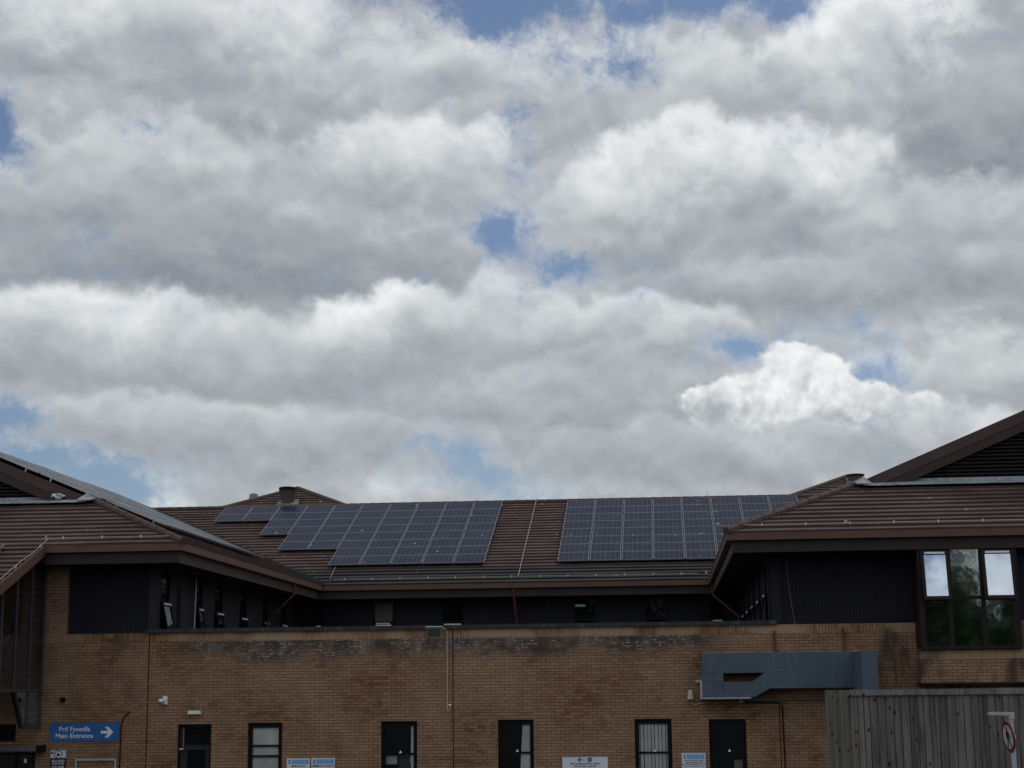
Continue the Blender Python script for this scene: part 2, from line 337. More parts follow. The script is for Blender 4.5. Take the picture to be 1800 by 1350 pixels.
def panel_mat():
    mt, T = newmat('photovoltaic_glass'); uv = uvn(T); ux = T.xyz(uv)
    oi = T.n('ShaderNodeObjectInfo'); rnd = oi.outputs['Random']
    def lines(c, n, w):
        q = T.m('FRACT', T.m('MULTIPLY', c, float(n)))
        d = T.m('ABSOLUTE', T.m('SUBTRACT', q, .5))
        return T.m('GREATER_THAN', d, .5-w)
    lv = lines(ux[0], 6, .050); lh = lines(ux[1], 18, .028)
    mid = T.m('LESS_THAN', T.m('ABSOLUTE', T.m('SUBTRACT', ux[1], .5)), .0115)
    cell = T.mix(T.noise(T.vm('ADD', uv, T.cxyz(T.m('MULTIPLY', rnd, 40), rnd)), 3.0, 3), rgb(.008, .015, .034), rgb(.014, .022, .050))
    cell = T.mix(T.m('MULTIPLY', rnd, .35), cell, rgb(.018, .024, .044))
    c = T.mix(T.m('MULTIPLY', lh, .05), cell, rgb(.16, .19, .25))
    c = T.mix(T.m('MULTIPLY', lv, .36), c, rgb(.13, .165, .22))
    c = T.mix(T.m('MULTIPLY', mid, .8), c, rgb(.19, .22, .27))
    P = obj_c(T)
    v = T.n('ShaderNodeTexVoronoi', feature='F1', voronoi_dimensions='2D', ins={'Vector': T.vm('ADD', P, T.vm('SCALE', T.noise(P, 4, 4, col=True), scale=.25)), 'Scale': 1.25})
    vc = T.xyz(v.outputs['Color'])
    spot = T.m('MULTIPLY', T.m('LESS_THAN', v.outputs['Distance'], T.m('MULTIPLY_ADD', vc[1], .05, .01)), T.m('GREATER_THAN', vc[0], .72))
    c = T.mix(T.m('MULTIPLY', spot, .6), c, rgb(.5, .5, .5))
    dust = T.noise(P, 1.4, 6, .65)
    c = T.mix(T.ss(dust, .42, .75, .01, .09), c, rgb(.30, .29, .28))
    fin(T, c, T.ss(dust, .3, .7, .20, .30), .022)
    return mt
def wood_mat(name, c0, c1):
    mt, T = newmat(name); P = obj_c(T)
    g = T.n('ShaderNodeNewGeometry').outputs['Random Per Island']
    Q = T.vm('ADD', P, T.cxyz(T.m('MULTIPLY', g, 37), 0, T.m('MULTIPLY', g, 19)))
    gr = T.noise(T.vm('MULTIPLY', Q, (20, 20, .8)), 1.0, 7, .68, .6)
    bg = T.noise(T.vm('MULTIPLY', Q, (6, 6, .9)), 1.0, 4, .6)
    f = T.m('ADD', T.m('MULTIPLY', gr, .75), T.m('ADD', T.m('MULTIPLY', bg, .55), T.m('MULTIPLY_ADD', g, .16, .07)))
    c = ramp(T, f, [(.60, c0), (.80, tuple((a+b)/2 for a, b in zip(c0, c1))), (1.0, c1)])
    qx = T.xyz(Q); v = T.n('ShaderNodeTexVoronoi', feature='F1', voronoi_dimensions='2D', ins={'Vector': T.cxyz(qx[0], T.m('MULTIPLY', qx[2], .62)), 'Scale': 4.6})
    kd = v.outputs['Distance']; kc = T.xyz(v.outputs['Color'])
    kn = T.m('GREATER_THAN', kc[0], .25)
    c = T.mix(T.m('MULTIPLY', kn, T.ss(kd, .05, .17, .6, 0)), c, rgb(.045, .038, .033))
    c = T.mix(T.m('MULTIPLY', kn, T.m('LESS_THAN', kd, T.m('MULTIPLY_ADD', kc[2], .04, .045))), c, rgb(.010, .008, .007))
    al = T.ss(T.noise(P, 1.2, 4), .5, .7)
    c = T.mix(T.m('MULTIPLY', al, .30), c, rgb(.085, .095, .075))
    fin(T, c, .85, .25, nrm=bump(T, gr, .006, .8))
    return mt
def glass_mat(name, refl, tint, interior=(.01, .01, .012), see=True, wave=.0, k=1.6, rough=.015):
    mt, T = newmat(name)
    P = obj_c(T)
    gi = {'Color': tint, 'Roughness': rough}
    if wave: gi['Normal'] = bump(T, T.noise(P, 2.2, 3, .5), wave, 1.0)
    gl = T.n('ShaderNodeBsdfGlossy', ins=gi).outputs[0]
    if see: b = T.n('ShaderNodeBsdfTransparent', ins={'Color': (.94, .96, .95, 1)}).outputs[0]
    else: b = T.n('ShaderNodeBsdfDiffuse', ins={'Color': tuple(interior)+(1,)}).outputs[0]
    fr = T.n('ShaderNodeFresnel', ins={'IOR': 1.5}).outputs[0]
    f = T.m('MAXIMUM', T.m('MULTIPLY', fr, k), refl)
    mx = T.n('ShaderNodeMixShader', ins={0: f, 1: b, 2: gl}).outputs[0]
    T.n('ShaderNodeOutputMaterial', ins={0: mx})
    return mt
def vdirt_mat(name, col, streak, amt=.5, rough=.45, sx=5.0, metal=0.0):
    mt, T = newmat(name); P = obj_c(T)
    s = T.noise(T.vm('MULTIPLY', P, (sx, sx, .5)), 1.0, 6, .65)
    n = T.noise(P, 1.5, 4, .6)
    c = T.vm('SCALE', tuple(col[:3]), scale=T.m('MULTIPLY_ADD', T.m('SUBTRACT', n, .5), .5, 1.0))
    c = T.mix(T.ss(s, .48, .72, 0, amt), c, streak)
    fin(T, c, T.ss(s, .3, .7, rough, rough+.2), .2, metal, bump(T, n, .003))
    return mt
M = dict(
    lintel=plain('lintel_steel', (.20, .14, .10), .6, .3, 5),
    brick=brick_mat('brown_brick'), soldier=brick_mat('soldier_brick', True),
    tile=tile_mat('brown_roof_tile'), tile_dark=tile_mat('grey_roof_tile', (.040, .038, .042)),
    cap=plain('ridge_tile', (.085, .052, .046), .75, .35, 4, bmp=.004),
    gutter=vdirt_mat('brown_gutter', (.112, .063, .046), rgb(.075, .042, .034), .55, .42, 1.5),
    fascia=vdirt_mat('dark_brown_fascia', (.034, .024, .024), rgb(.050, .031, .028), .5, .5, 1.2),
    barge=plain('bargeboard_brown', (.040, .027, .025), .5, .25, 1.5), barge2=plain('verge_trim_brown', (.066, .040, .037), .5, .25, 2),
    soffit=plain('soffit_black', (.014, .012, .014), .7, .2, 2, .06),
    clad=plain('dark_cladding', (.019, .0185, .025), .7, .3, 1.2, .10), sideclad=plain('grey_side_panel', (.032, .030, .034), .55, .25, 1.0, .15),
    louvre=plain('black_louvre', (.018, .015, .015), .5, .2, 3, .2), coping=plain('coping_grey', (.030, .030, .032), .55, .4, 3, dirt=rgb(.09, .085, .08)),
    lead=plain('lead_flashing', (.27, .30, .33), .42, .55, 5, dirt=rgb(.12, .13, .14), bmp=.02), frame=plain('black_window_frame', (.007, .007, .009), .45, .2, 4, .12),
    bframe=plain('brown_window_frame', (.020, .014, .014), .5, .2, 4, .12), pipe=plain('rusty_brown_pipe', (.110, .048, .032), .5, .35, 5),
    pvdark=panel_mat(), alu=plain('aluminium_frame', (.30, .31, .33), .35, .2, 8, metal=.6),
    white=plain('white_paint', (.75, .76, .76), .45, .1, 6), wtrim=plain('white_trim', (.80, .82, .84), .4, .1, 6), galv=plain('galvanised_steel', (.42, .45, .45), .4, .2, 8, metal=.5),
    duct=vdirt_mat('blue_grey_duct', (.070, .098, .130), rgb(.11, .14, .17), .6, .5, 7.0), ductlight=plain('duct_edge', (.30, .33, .35), .45, .3, 4),
    rust=plain('rust', (.12, .035, .022), .8, .5, 9), black=plain('black_plastic', (.008, .008, .008), .5, .2, 6, .1),
    wood=wood_mat('weathered_board', rgb(.036, .032, .031), rgb(.202, .186, .176)), woodcap=wood_mat('weathered_cap', rgb(.075, .073, .070), rgb(.20, .20, .195)),
    woodg=wood_mat('greenish_board', rgb(.070, .065, .055), rgb(.165, .153, .128)),
    glass=glass_mat('window_glass', .05, (.9, .95, .95, 1)), dglass=glass_mat('dark_window_glass', .02, (.3, .34, .33, 1), (.008, .009, .010), False, k=.3),
    mglass=glass_mat('reflective_glass', .52, (.62, .68, .66, 1), (.006, .010, .008), False, .0012, rough=.035), sglass=glass_mat('side_glass', .22, (.75, .8, .82, 1), (.008, .008, .010), False, .003),
    bayglass=glass_mat('bay_glass', .10, (.5, .65, .95, 1)),
    blind=plain('white_fabric_blind', (.85, .85, .82), .8, .25, 2), room=plain('dark_room', (.035, .035, .035), .9, .2, 1),
    signblue=plain('blue_sign_face', (.030, .125, .36), .35, .15, 3), signwhite=plain('white_sign_face', (.60, .64, .72), .35, .12, 3), skyblue=plain('light_blue_sign_face', (.09, .33, .60), .35, .12, 3),
    signblack=plain('black_sign_face', (.018, .013, .022), .35, .1, 3), ink=plain('dark_lettering', (.02, .02, .035), .5, .05, 3), red=plain('red_sign_ring', (.15, .015, .028), .4, .2, 5),
    wtext=plain('white_lettering', (.72, .76, .82), .4, .05, 4), beige=plain('beige_plastic', (.46, .44, .34), .5, .25, 9), wire=plain('pale_tape', (.32, .25, .21), .5, .3, 6),
    asphalt=plain('asphalt_ground', (.052, .052, .054), .9, .3, .4, bmp=.01), felt=plain('flat_roof_felt', (.07, .07, .07), .9, .3, 1),
    gull=plain('white_feathers', (.74, .74, .72), .8, .1, 14), gullg=plain('grey_feathers', (.36, .37, .39), .8, .2, 14), gullk=plain('black_feathers', (.02, .02, .02), .7, .1, 9),
    yellow=plain('yellow_beak', (.55, .36, .05), .5, .1, 9), pink=plain('pink_legs', (.45, .28, .25), .6, .1, 9),
)

# ------------------------------------------------------------------ ground (falls 1.2 m from the photographer to the wall)
g = MB()
gy = [-3000, -60, 6, 14, 22, 32, 60, 3000]; gz = [1.2, 1.2, 1.2, .8, .35, 0, 0, 0]
gx = [-3000, -80, -30, 0, 30, 80, 3000]
for i in range(len(gy)-1):
    for j in range(len(gx)-1):
        g.poly([(gx[j], gy[i], gz[i]), (gx[j+1], gy[i], gz[i]), (gx[j+1], gy[i+1], gz[i+1]), (gx[j], gy[i+1], gz[i+1])])
tag(g.build('ground', M['asphalt'], merge=True), kind='structure')

# ------------------------------------------------------------------ the building
T_ = math.tan(R_(22.75)); cosT, sinT = math.cos(R_(22.75)), math.sin(R_(22.75))
XL, XR, XV, YE, ZE, YM, RT, YW = -11.82, 1.55, -15.40, 40.0, 6.52, 56.9, 9.0, 41.0
HS = 3.68; YG = YE+HS-.22; XRL = XL-RT; XRR = XR+RT; ZR = ZE+RT*T_
B = empty('brick_building', (-5, YW, 0), 'long brown brick building with dark tiled hipped roofs and black upper walls', 'building')
def part(name, mb, mat, parent=None, **k): return mb.build(name, mat, parent or B, **k)

# walls with real openings
def wall(mb, x0, x1, z0, z1, Y, holes, depth=.12, mi=0):
    xs = sorted({x0, x1} | {h[i] for h in holes for i in (0, 1)}); zs = sorted({z0, z1} | {h[i] for h in holes for i in (2, 3)})
    for i in range(len(xs)-1):
        for j in range(len(zs)-1):
            a, b, c, d = xs[i], xs[i+1], zs[j], zs[j+1]; cx, cz = (a+b)/2, (c+d)/2
            if any(h[0] < cx < h[1] and h[2] < cz < h[3] for h in holes): continue
            mb.poly([(a, Y, c), (b, Y, c), (b, Y, d), (a, Y, d)], mi=mi)
    for a, b, c, d in holes:
        y = Y+depth
        mb.poly([(a, Y, c), (a, Y, d), (a, y, d), (a, y, c)]); mb.poly([(b, Y, c), (b, y, c), (b, y, d), (b, Y, d)])
        mb.poly([(a, Y, d), (b, Y, d), (b, y, d), (a, y, d)]); mb.poly([(a, Y, c), (a, y, c), (b, y, c), (b, Y, c)])
GW = [(-10.35, -9.48, 2.13), (-7.01, -6.11, 2.14), (-4.12, -3.24, 2.15), (-.78, .11, 2.14), (1.01, 1.90, 2.12)]
DOOR = (-12.13, -11.27, 0, 2.11)
EXD = [(-19.0, -15.75, 0, 1.45), (-19.0, -16.28, 1.72, 2.15)]
holes = [(a, b, .75, c) for a, b, c in GW] + [DOOR] + EXD
w = MB()
wall(w, -30, 20, 0, 4.145, YW, holes)
w.poly([(-30, YW+.34, 0), (20, YW+.34, 0), (20, YW+.34, 0.01), (-30, YW+.34, 0.01)])
for x0, x1 in ((-30, 20),):
    w.poly([(x0, YW, 4.145), (x1, YW, 4.145), (x1, YW, 4.365), (x0, YW, 4.365)], mi=1)
w.poly([(-30, YW, 4.365), (20, YW, 4.365), (20, YW+.3, 4.365), (-30, YW+.3, 4.365)])
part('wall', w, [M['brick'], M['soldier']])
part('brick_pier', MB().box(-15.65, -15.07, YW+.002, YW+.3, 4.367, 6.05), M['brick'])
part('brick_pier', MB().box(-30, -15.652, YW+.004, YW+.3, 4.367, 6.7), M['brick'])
for x in (-12.91, -5.22):
    part('movement_joint', MB().box(x-.012, x+.012, YW-.003, YW+.01, 0, 4.367), M['black'])
part('movement_joint', MB().box(2.70, 2.72, YW-.003, YW+.01, 0, 2.45), M['black'])
for x, z in ((-14.62, 4.08), (-12.62, 4.14), (-8.2, 3.72), (-10.6, 4.1), (-2.9, 3.55), (.77, 3.38), (-5.9, 3.75), (3.6, 3.9), (-1.3, 2.2), (.4, 2.19), (.95, 2.19), (2.1, 2.18), (-9.1, 2.2), (-2.7, 2.2)):
    part('weep_hole', MB().box(x-.008, x+.008, YW-.002, YW+.01, z-.033, z+.033), M['black'])
# coping along the parapet
part('coping', MB().box(-13.02, 2.73, YW-.07, YW+.36, 4.367, 4.465), M['coping'])
part('flat_roof', MB().box(-12.95, 2.6, YW+.36, 58.2, 4.0, 4.15), M['felt'])
# upper walls: ribbed cladding with smooth side panels
def ribbed(x0, x1, Y, z0, z1, pitch=.076, d=.018):
    mb = MB(); x = x0; mb.box(x0, x1, Y+d, Y+.25, z0, z1)
    while x < x1-.01:
        mb.poly([(x, Y+d, z0), (x+pitch*.18, Y, z0), (x+pitch*.18, Y, z1), (x, Y+d, z1)])
        mb.poly([(x+pitch*.18, Y, z0), (x+pitch*.62, Y, z0), (x+pitch*.62, Y, z1), (x+pitch*.18, Y, z1)])
        mb.poly([(x+pitch*.62, Y, z0), (x+pitch*.8, Y+d, z0), (x+pitch*.8, Y+d, z1), (x+pitch*.62, Y, z1)])
        x += pitch
    return mb
part('cladding', ribbed(-15.05, -12.98, YW+.09, 4.37, 6.05), M['clad'])
part('cladding', ribbed(2.86, 6.05, YW+.09, 4.37, 6.05), M['clad'])
part('corner_panel', MB().box(2.6, 2.86, YW+.05, YW+.3, 4.37, 6.05), M['clad'])
part('sill_flashing', MB().box(-15.07, -13.02, YW-.01, YW+.09, 4.367, 4.385), M['coping'])
# side walls of the wings
LW = [(41.94, 42.76, 5.21), (45.26, 45.89, 5.22), (47.16, 48.03, 5.19), (50.02, 50.86, 5.17), (52.96, 53.74, 5.15), (55.5, 56.4, 5.17)]
def sidewall(X, sgn, wins, z0=4.15, z1=6.05, y0=YW+.05, y1=57.9):
    mb = MB(); d = -.10*sgn; ys = [y0]+[v for a in wins for v in a[:2]]+[y1]
    for k in range(0, len(ys), 2): mb.poly([(X, ys[k], z0), (X, ys[k+1], z0), (X, ys[k+1], z1), (X, ys[k], z1)][::1 if sgn > 0 else -1])
    for a in wins:
        for y in a[:2]: mb.poly([(X, y, z0), (X+d*1.6, y, z0), (X+d*1.6, y, z1), (X, y, z1)])
        mb.poly([(X+d*1.6, a[0], z0), (X+d*1.6, a[1], z0), (X+d*1.6, a[1], z1), (X+d*1.6, a[0], z1)])
    return mb
part('side_wall', sidewall(-12.95, 1, LW), M['sideclad'])
part('corner_panel', MB().box(-12.98, -12.951, YW+.05, YW+.3, 4.37, 6.05), M['sideclad'])
RW = [(42.2, 43.1, 5.2), (45.1, 46.0, 5.2), (48.0, 48.9, 5.2), (50.9, 51.8, 5.2), (53.8, 54.7, 5.2)]
part('side_wall', sidewall(2.6, -1, RW), M['clad'])
def side_window(X, sg, y0, y1, zs, opened=.16):
    f = MB(); xo, xi = X, X-.09*sg
    a, b = min(xo, xi), max(xo, xi)
    f.box(a, b, y0, y0+.05, 4.2, 6.05); f.box(a, b, y1-.05, y1, 4.2, 6.05); f.box(a, b, y0+.05, y1-.05, zs, zs+.05); f.box(a, b, y0+.05, y1-.05, 6.0, 6.05)
    wn = part('window', f, M['frame'])
    wn.data.name = 'window'
    xg = X-.05*sg
    MB().poly([(xg, y0+.05, zs+.05), (xg, y1-.05, zs+.05), (xg, y1-.05, 6.0), (xg, y0+.05, 6.0)]).build('pane', M['sglass'], wn)
    # lower sash hung from its top edge and pushed open
    top, bot = Vector((X+.02*sg, 0, zs)), Vector((X+(.02+opened)*sg, 0, 4.25))
    def sp(t, y): p = top.lerp(bot, t); return Vector((p.x, y, p.z))
    s = MB()
    th = Vector((.03*sg, 0, 0))
    for (t0, t1, ya, yb) in ((0, .10, y0+.03, y1-.03), (.93, 1, y0+.03, y1-.03), (.10, .93, y0+.03, y0+.09), (.10, .93, y1-.09, y1-.03)):
        s.extr([sp(t0, ya), sp(t0, yb), sp(t1, yb), sp(t1, ya)], th)
    s.build('sash', M['frame'], wn)
    MB().poly([sp(.10, y0+.09), sp(.10, y1-.09), sp(.93, y1-.09), sp(.93, y0+.09)]).build('sash_pane', M['sglass'], wn)
    p = top.lerp(bot, .055)
    xa, xb = sorted((p.x+.03*sg, p.x+.05*sg))
    MB().box(xa, xb, y0+.12, y1-.10, p.z-.022, p.z+.022).build('white_bar', M['wtrim'], wn)  # thin white bar across the top of the sash
for k, (a, b, z) in enumerate(LW): side_window(-12.95, 1, a, b, z, (.22, .16, .16, .13, .1, .08)[k])
for a, b, z in RW: side_window(2.6, -1, a, b, z, .2)
part('door_slot', MB().box(-12.949, -12.93, 43.42, 43.73, 4.3, 5.68), M['black'])
part('vent_pipe', MB().tube([(-12.85, 44.75, 4.3), (-12.85, 44.85, 6.0)], .022, 8), M['alu'])
# upper back wall
MW = [(-12.30, -11.95), (-10.19, -9.44), (-7.77, -6.97), (-3.14, -2.35), (-.67, .10), (1.57, 2.11)]
bw = MB(); xs = [-12.95]+[v for a in MW for v in a]+[2.6]
for k in range(0, len(xs), 2): bw.box(xs[k], xs[k+1], 57.9, 58.2, 4.15, 6.05)
for a, b in MW: bw.box(a, b, 58.08, 58.2, 4.15, 6.05)
part('upper_wall', bw, M['clad'])
for k, (a, b) in enumerate(MW):
    f = MB(); f.box(a, a+.05, 57.87, 58.08, 4.2, 6.05).box(b-.05, b, 57.87, 58.08, 4.2, 6.05).box(a+.05, b-.05, 57.87, 58.08, 6.0, 6.05).box(a+.05, b-.05, 57.86, 58.08, 5.24, 5.30)
    wn = part('window', f, M['frame'])
    MB().poly([(a+.05, 57.95, 5.30), (b-.05, 57.95, 5.30), (b-.05, 57.95, 6.0), (a+.05, 57.95, 6.0)]).build('pane', M['dglass'], wn)
    MB().poly([(a+.05, 57.93, 4.6), (b-.05, 57.93, 4.6), (b-.05, 57.93, 5.24), (a+.05, 57.93, 5.24)]).build('sash_pane', M['dglass'], wn)
    if k != 4 and k != 3:
        MB().box(a+.1, b-.1, 57.80, 57.86, 5.15, 5.19).build('white_bar', M['wtrim'], wn)  # thin white bar below the transom
        if k == 1: MB().box(a+.12, b-.14, 57.80, 57.86, 5.225, 5.25).build('white_bar', M['wtrim'], wn)
    if k == 3: MB().box(a+.07, a+.42, 57.93, 57.945, 5.72, 5.80).build('white_patch', M['signwhite'], wn)  # small white patch in the upper pane
    if k == 1:
        # pale blind half drawn behind the glass
        MB().box(a+.06, b-.06, 57.90, 57.92, 5.30, 5.96).build('blind', plain('buff_blind', (.10, .09, .075), .8, .5, 2), wn)
for x in (-8.6, -6.2, -4.0, -1.9, .9, 2.3): part('panel_joint', MB().box(x-.012, x+.012, 57.885, 57.9, 4.2, 6.04), M['sideclad'])
part('conduit', MB().tube([(-1.48, 57.87, 4.6), (-1.48, 57.87, 6.0)], .018, 6), M['coping'])

# ground floor windows, recessed in the brick
def gwin(x0, x1, zt, bars, sash=True):
    Y = YW+.10; f = MB(); t = .065; z0 = .75
    f.box(x0, x0+t, Y-.02, Y+.06, z0, zt); f.box(x1-t, x1, Y-.02, Y+.06, z0, zt)
    f.box(x0+t, x1-t, Y-.02, Y+.06, zt-t*1.3, zt); f.box(x0+t, x1-t, Y-.02, Y+.06, z0, z0+t)
    wn = part('window', f, M['frame'])
    s = MB(); i0, i1 = x0+t+.004, x1-t-.004
    for zb in bars: s.box(i0, i1, Y-.035, Y+.03, zb-.022, zb+.022)
    zt2 = zt-t*1.3-.004
    s.box(i0, i0+.03, Y-.03, Y+.03, z0+t, zt2); s.box(i1-.03, i1, Y-.03, Y+.03, z0+t, zt2); s.box(i0+.03, i1-.03, Y-.03, Y+.03, zt2-.03, zt2)
    s.build('sash', M['bframe'] if False else M['frame'], wn)
    MB().poly([(i0+.03, Y+.01, z0+t), (i1-.03, Y+.01, z0+t), (i1-.03, Y+.01, zt2-.03), (i0+.03, Y+.01, zt2-.03)]).build('pane', M['glass'], wn)
    return wn
BARS = [(1.57, 1.32), (1.35,), (1.36,), (1.34,), (1.33,)]
for (a, b, zt), br in zip(GW, BARS):
    wn = gwin(a, b, zt, br)
    if len(br) == 1:
        x = (a+b)/2 + .03
        MB().extr([(x-.035, YW+.03, br[0]+.022), (x+.035, YW+.03, br[0]+.022), (x, YW+.03, br[0]+.085)], (0, .025, 0)).build('latch', M['wtrim'], wn)
for x0, x1, z_ in [(a, b, c) for a, b, c in GW]+[(DOOR[0], DOOR[1], DOOR[3])]:
    part('lintel_edge', MB().box(x0+.002, x1-.002, YW-.004, YW+.02, z_-.001, z_+.012), M['lintel'])
# rooms behind
rm = MB(); a, b, c, d, e, f_ = -30, 20, YW+.5, YW+4, .02, 3.2
rm.poly([(a, d, e), (b, d, e), (b, d, f_), (a, d, f_)]); rm.poly([(a, YW+.12, f_), (b, YW+.12, f_), (b, d, f_), (a, d, f_)]); rm.poly([(a, YW+.12, e), (a, d, e), (a, d, f_), (a, YW+.12, f_)]); rm.poly([(b, YW+.12, e), (b, d, e), (b, d, f_), (b, YW+.12, f_)]); rm.poly([(a, YW+.12, e), (b, YW+.12, e), (b, d, e), (a, d, e)])
for x in (-13.2, -10.8, -8.2, -5.2, -1.9, .6, 2.6): rm.box(x, x+.1, YW+.2, d-.01, e+.01, f_-.01)
part('interior', rm, M['room'])
# door
dm = MB(); x0, x1, zt = DOOR[0], DOOR[1], DOOR[3]; Y = YW+.10
dm.box(x0, x0+.06, Y-.02, Y+.06, 0, zt).box(x1-.06, x1, Y-.02, Y+.06, 0, zt).box(x0+.06, x1-.06, Y-.02, Y+.06, zt-.07, zt)
dr = part('door', dm, M['frame'])
MB().box(x0+.14, x1-.065, Y-.01, Y+.04, 1.48, 1.60).box(x0+.065, x0+.14, Y-.01, Y+.04, .05, zt-.075).box(x0+.14, x0+.24, Y-.01, Y+.04, .05, 1.48).box(x1-.16, x1-.065, Y-.01, Y+.04, .05, 1.48).build('leaf', plain('door_grey', (.022, .023, .024), .4, .2, 3), dr)
MB().poly([(x0+.14, Y+.02, 1.60), (x1-.065, Y+.02, 1.60), (x1-.065, Y+.02, zt-.075), (x0+.14, Y+.02, zt-.075)]).build('pane', M['dglass'], dr)
MB().poly([(x0+.24, Y+.02, .05), (x1-.16, Y+.02, .05), (x1-.16, Y+.02, 1.48), (x0+.24, Y+.02, 1.48)]).build('lower_panel', M['dglass'], dr)
MB().box(x0+.132, x0+.146, Y-.02, Y-.011, 1.55, 2.0).build('edge_strip', M['alu'], dr)
MB().box(x0+.04, x0+.14, Y-.05, Y-.021, 1.485, 1.525).build('closer', M['beige'], dr)
# entrance doors and canopy far left
ex = MB(); ex.box(-19, -15.75, YW+.06, YW+.12, 0, 1.45); ex2 = MB(); 
e1 = part('door', MB().box(-18.9, -18.82, YW+.0, YW+.06, 0, 1.45).box(-15.83, -15.75, YW+.0, YW+.06, 0, 1.45).box(-17.05, -16.97, YW+.0, YW+.06, 0, 1.40).box(-16.3, -16.22, YW, YW+.06, 0, 1.40).box(-18.82, -15.83, YW, YW+.06, 1.40, 1.45), M['frame'])
MB().poly([(-18.82, YW+.04, 0), (-15.83, YW+.04, 0), (-15.83, YW+.04, 1.4), (-18.82, YW+.04, 1.4)]).build('pane', M['glass'], e1)
MB().box(-16.03, -15.96, YW-.02, YW-.002, 1.20, 1.30).build('notice', M['wtrim'], e1)
e2 = part('window', MB().box(-19, -18.94, YW+.02, YW+.08, 1.72, 2.15).box(-16.34, -16.28, YW+.02, YW+.08, 1.72, 2.15).box(-18.94, -16.34, YW+.02, YW+.08, 2.1, 2.15).box(-18.94, -16.34, YW+.02, YW+.08, 1.72, 1.77), M['frame'])
MB().poly([(-18.94, YW+.06, 1.77), (-16.34, YW+.06, 1.77), (-16.34, YW+.06, 2.1), (-18.94, YW+.06, 2.1)]).build('pane', M['dglass'], e2)
cn = part('canopy', MB().box(-19.5, -15.53, YW-.55, YW-.002, 1.50, 1.62), plain('canopy_grey', (.11, .115, .12), .5, .2, 2))
MB().box(-15.528, -15.48, YW-.56, YW-.002, 1.46, 1.64).build('end_cap', M['black'], cn)

# oriel window on the right
OX0, OX1, OY, OZ0, OZ1 = 6.04, 8.38, 40.2, 3.70, 6.06
ob = MB(); ob.box(6.0, 12.4, 40.3, YW-.002, 2.93, 3.475); ob.box(6.0, 12.4, 40.3, YW-.002, 3.477, 3.688, 1)
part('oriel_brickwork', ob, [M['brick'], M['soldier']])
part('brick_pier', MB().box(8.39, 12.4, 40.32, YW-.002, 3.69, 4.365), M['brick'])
part('cladding', MB().box(8.39, 12.4, 40.6, YW, 4.367, 6.05), M['clad'])
part('oriel_underside', MB().box(5.99, 9.6, 40.28, YW-.002, 2.905, 2.928), M['coping'])
of = MB(); xa, xb = 6.78, 7.55
for q0, q1 in ((OX0, OX0+.14), (xa-.05, xa+.05), (xb-.05, xb+.05), (OX1-.14, OX1)): of.box(q0, q1, OY, OY+.12, OZ0+.08, OZ1)
for q0, q1 in ((OX0+.14, xa-.05), (xa+.05, xb-.05), (xb+.05, OX1-.14)): of.box(q0, q1, OY+.004, OY+.116, 4.87, 4.95)
of.box(OX0, OX1, OY-.02, OY+.14, OZ0, OZ0+.08)
of.box(OX0, OX0+.05, OY+.12, YW+.14, OZ0+.08, OZ1); of.box(OX1-.05, OX1, OY+.12, YW, OZ0+.08, OZ1)
ow = part('window', of, M['bframe']); ow['label'] = 'large six pane oriel window with two sashes open'
cols = ((OX0+.14, xa-.05), (xa+.05, xb-.05), (xb+.05, OX1-.14))
for a, b in cols: MB().poly([(a, OY+.06, OZ0+.08), (b, OY+.06, OZ0+.08), (b, OY+.06, 4.87), (a, OY+.06, 4.87)]).build('pane', M['mglass'], ow)
a, b = cols[1]; MB().poly([(a, OY+.06, 4.95), (b, OY+.06, 4.95), (b, OY+.06, OZ1), (a, OY+.06, OZ1)]).build('pane', M['mglass'], ow)
for a, b in (cols[0], cols[2]):
    a -= .05; b += .05
    top, bot = Vector((0, OY-.03, OZ1-.02)), Vector((0, OY-.24, 4.86))
    P3 = lambda t, x: Vector((x, top.y+(bot.y-top.y)*t, top.z+(bot.z-top.z)*t))
    s = MB()
    for t0, t1, u0_, u1_ in ((0, .10, a, b), (.93, 1, a, b), (.10, .93, a, a+.075), (.10, .93, b-.075, b)):
        s.extr([P3(t0, u0_), P3(t0, u1_), P3(t1, u1_), P3(t1, u0_)], (0, .05, 0))
    sh = s.build('sash', M['bframe'], ow)
    MB().poly([P3(.10, a+.075), P3(.10, b-.075), P3(.93, b-.075), P3(.93, a+.075)]).build('sash_pane', glass_mat('sky_glass', .80, (.84, .90, .97, 1), (.006, .010, .008), False), ow)
    q = P3(.055, 0); MB().box(a+.09, b-.09, q.y-.02, q.y-.004, q.z-.025, q.z+.02).build('white_bar', M['wtrim'], ow)  # white bar along the sash top

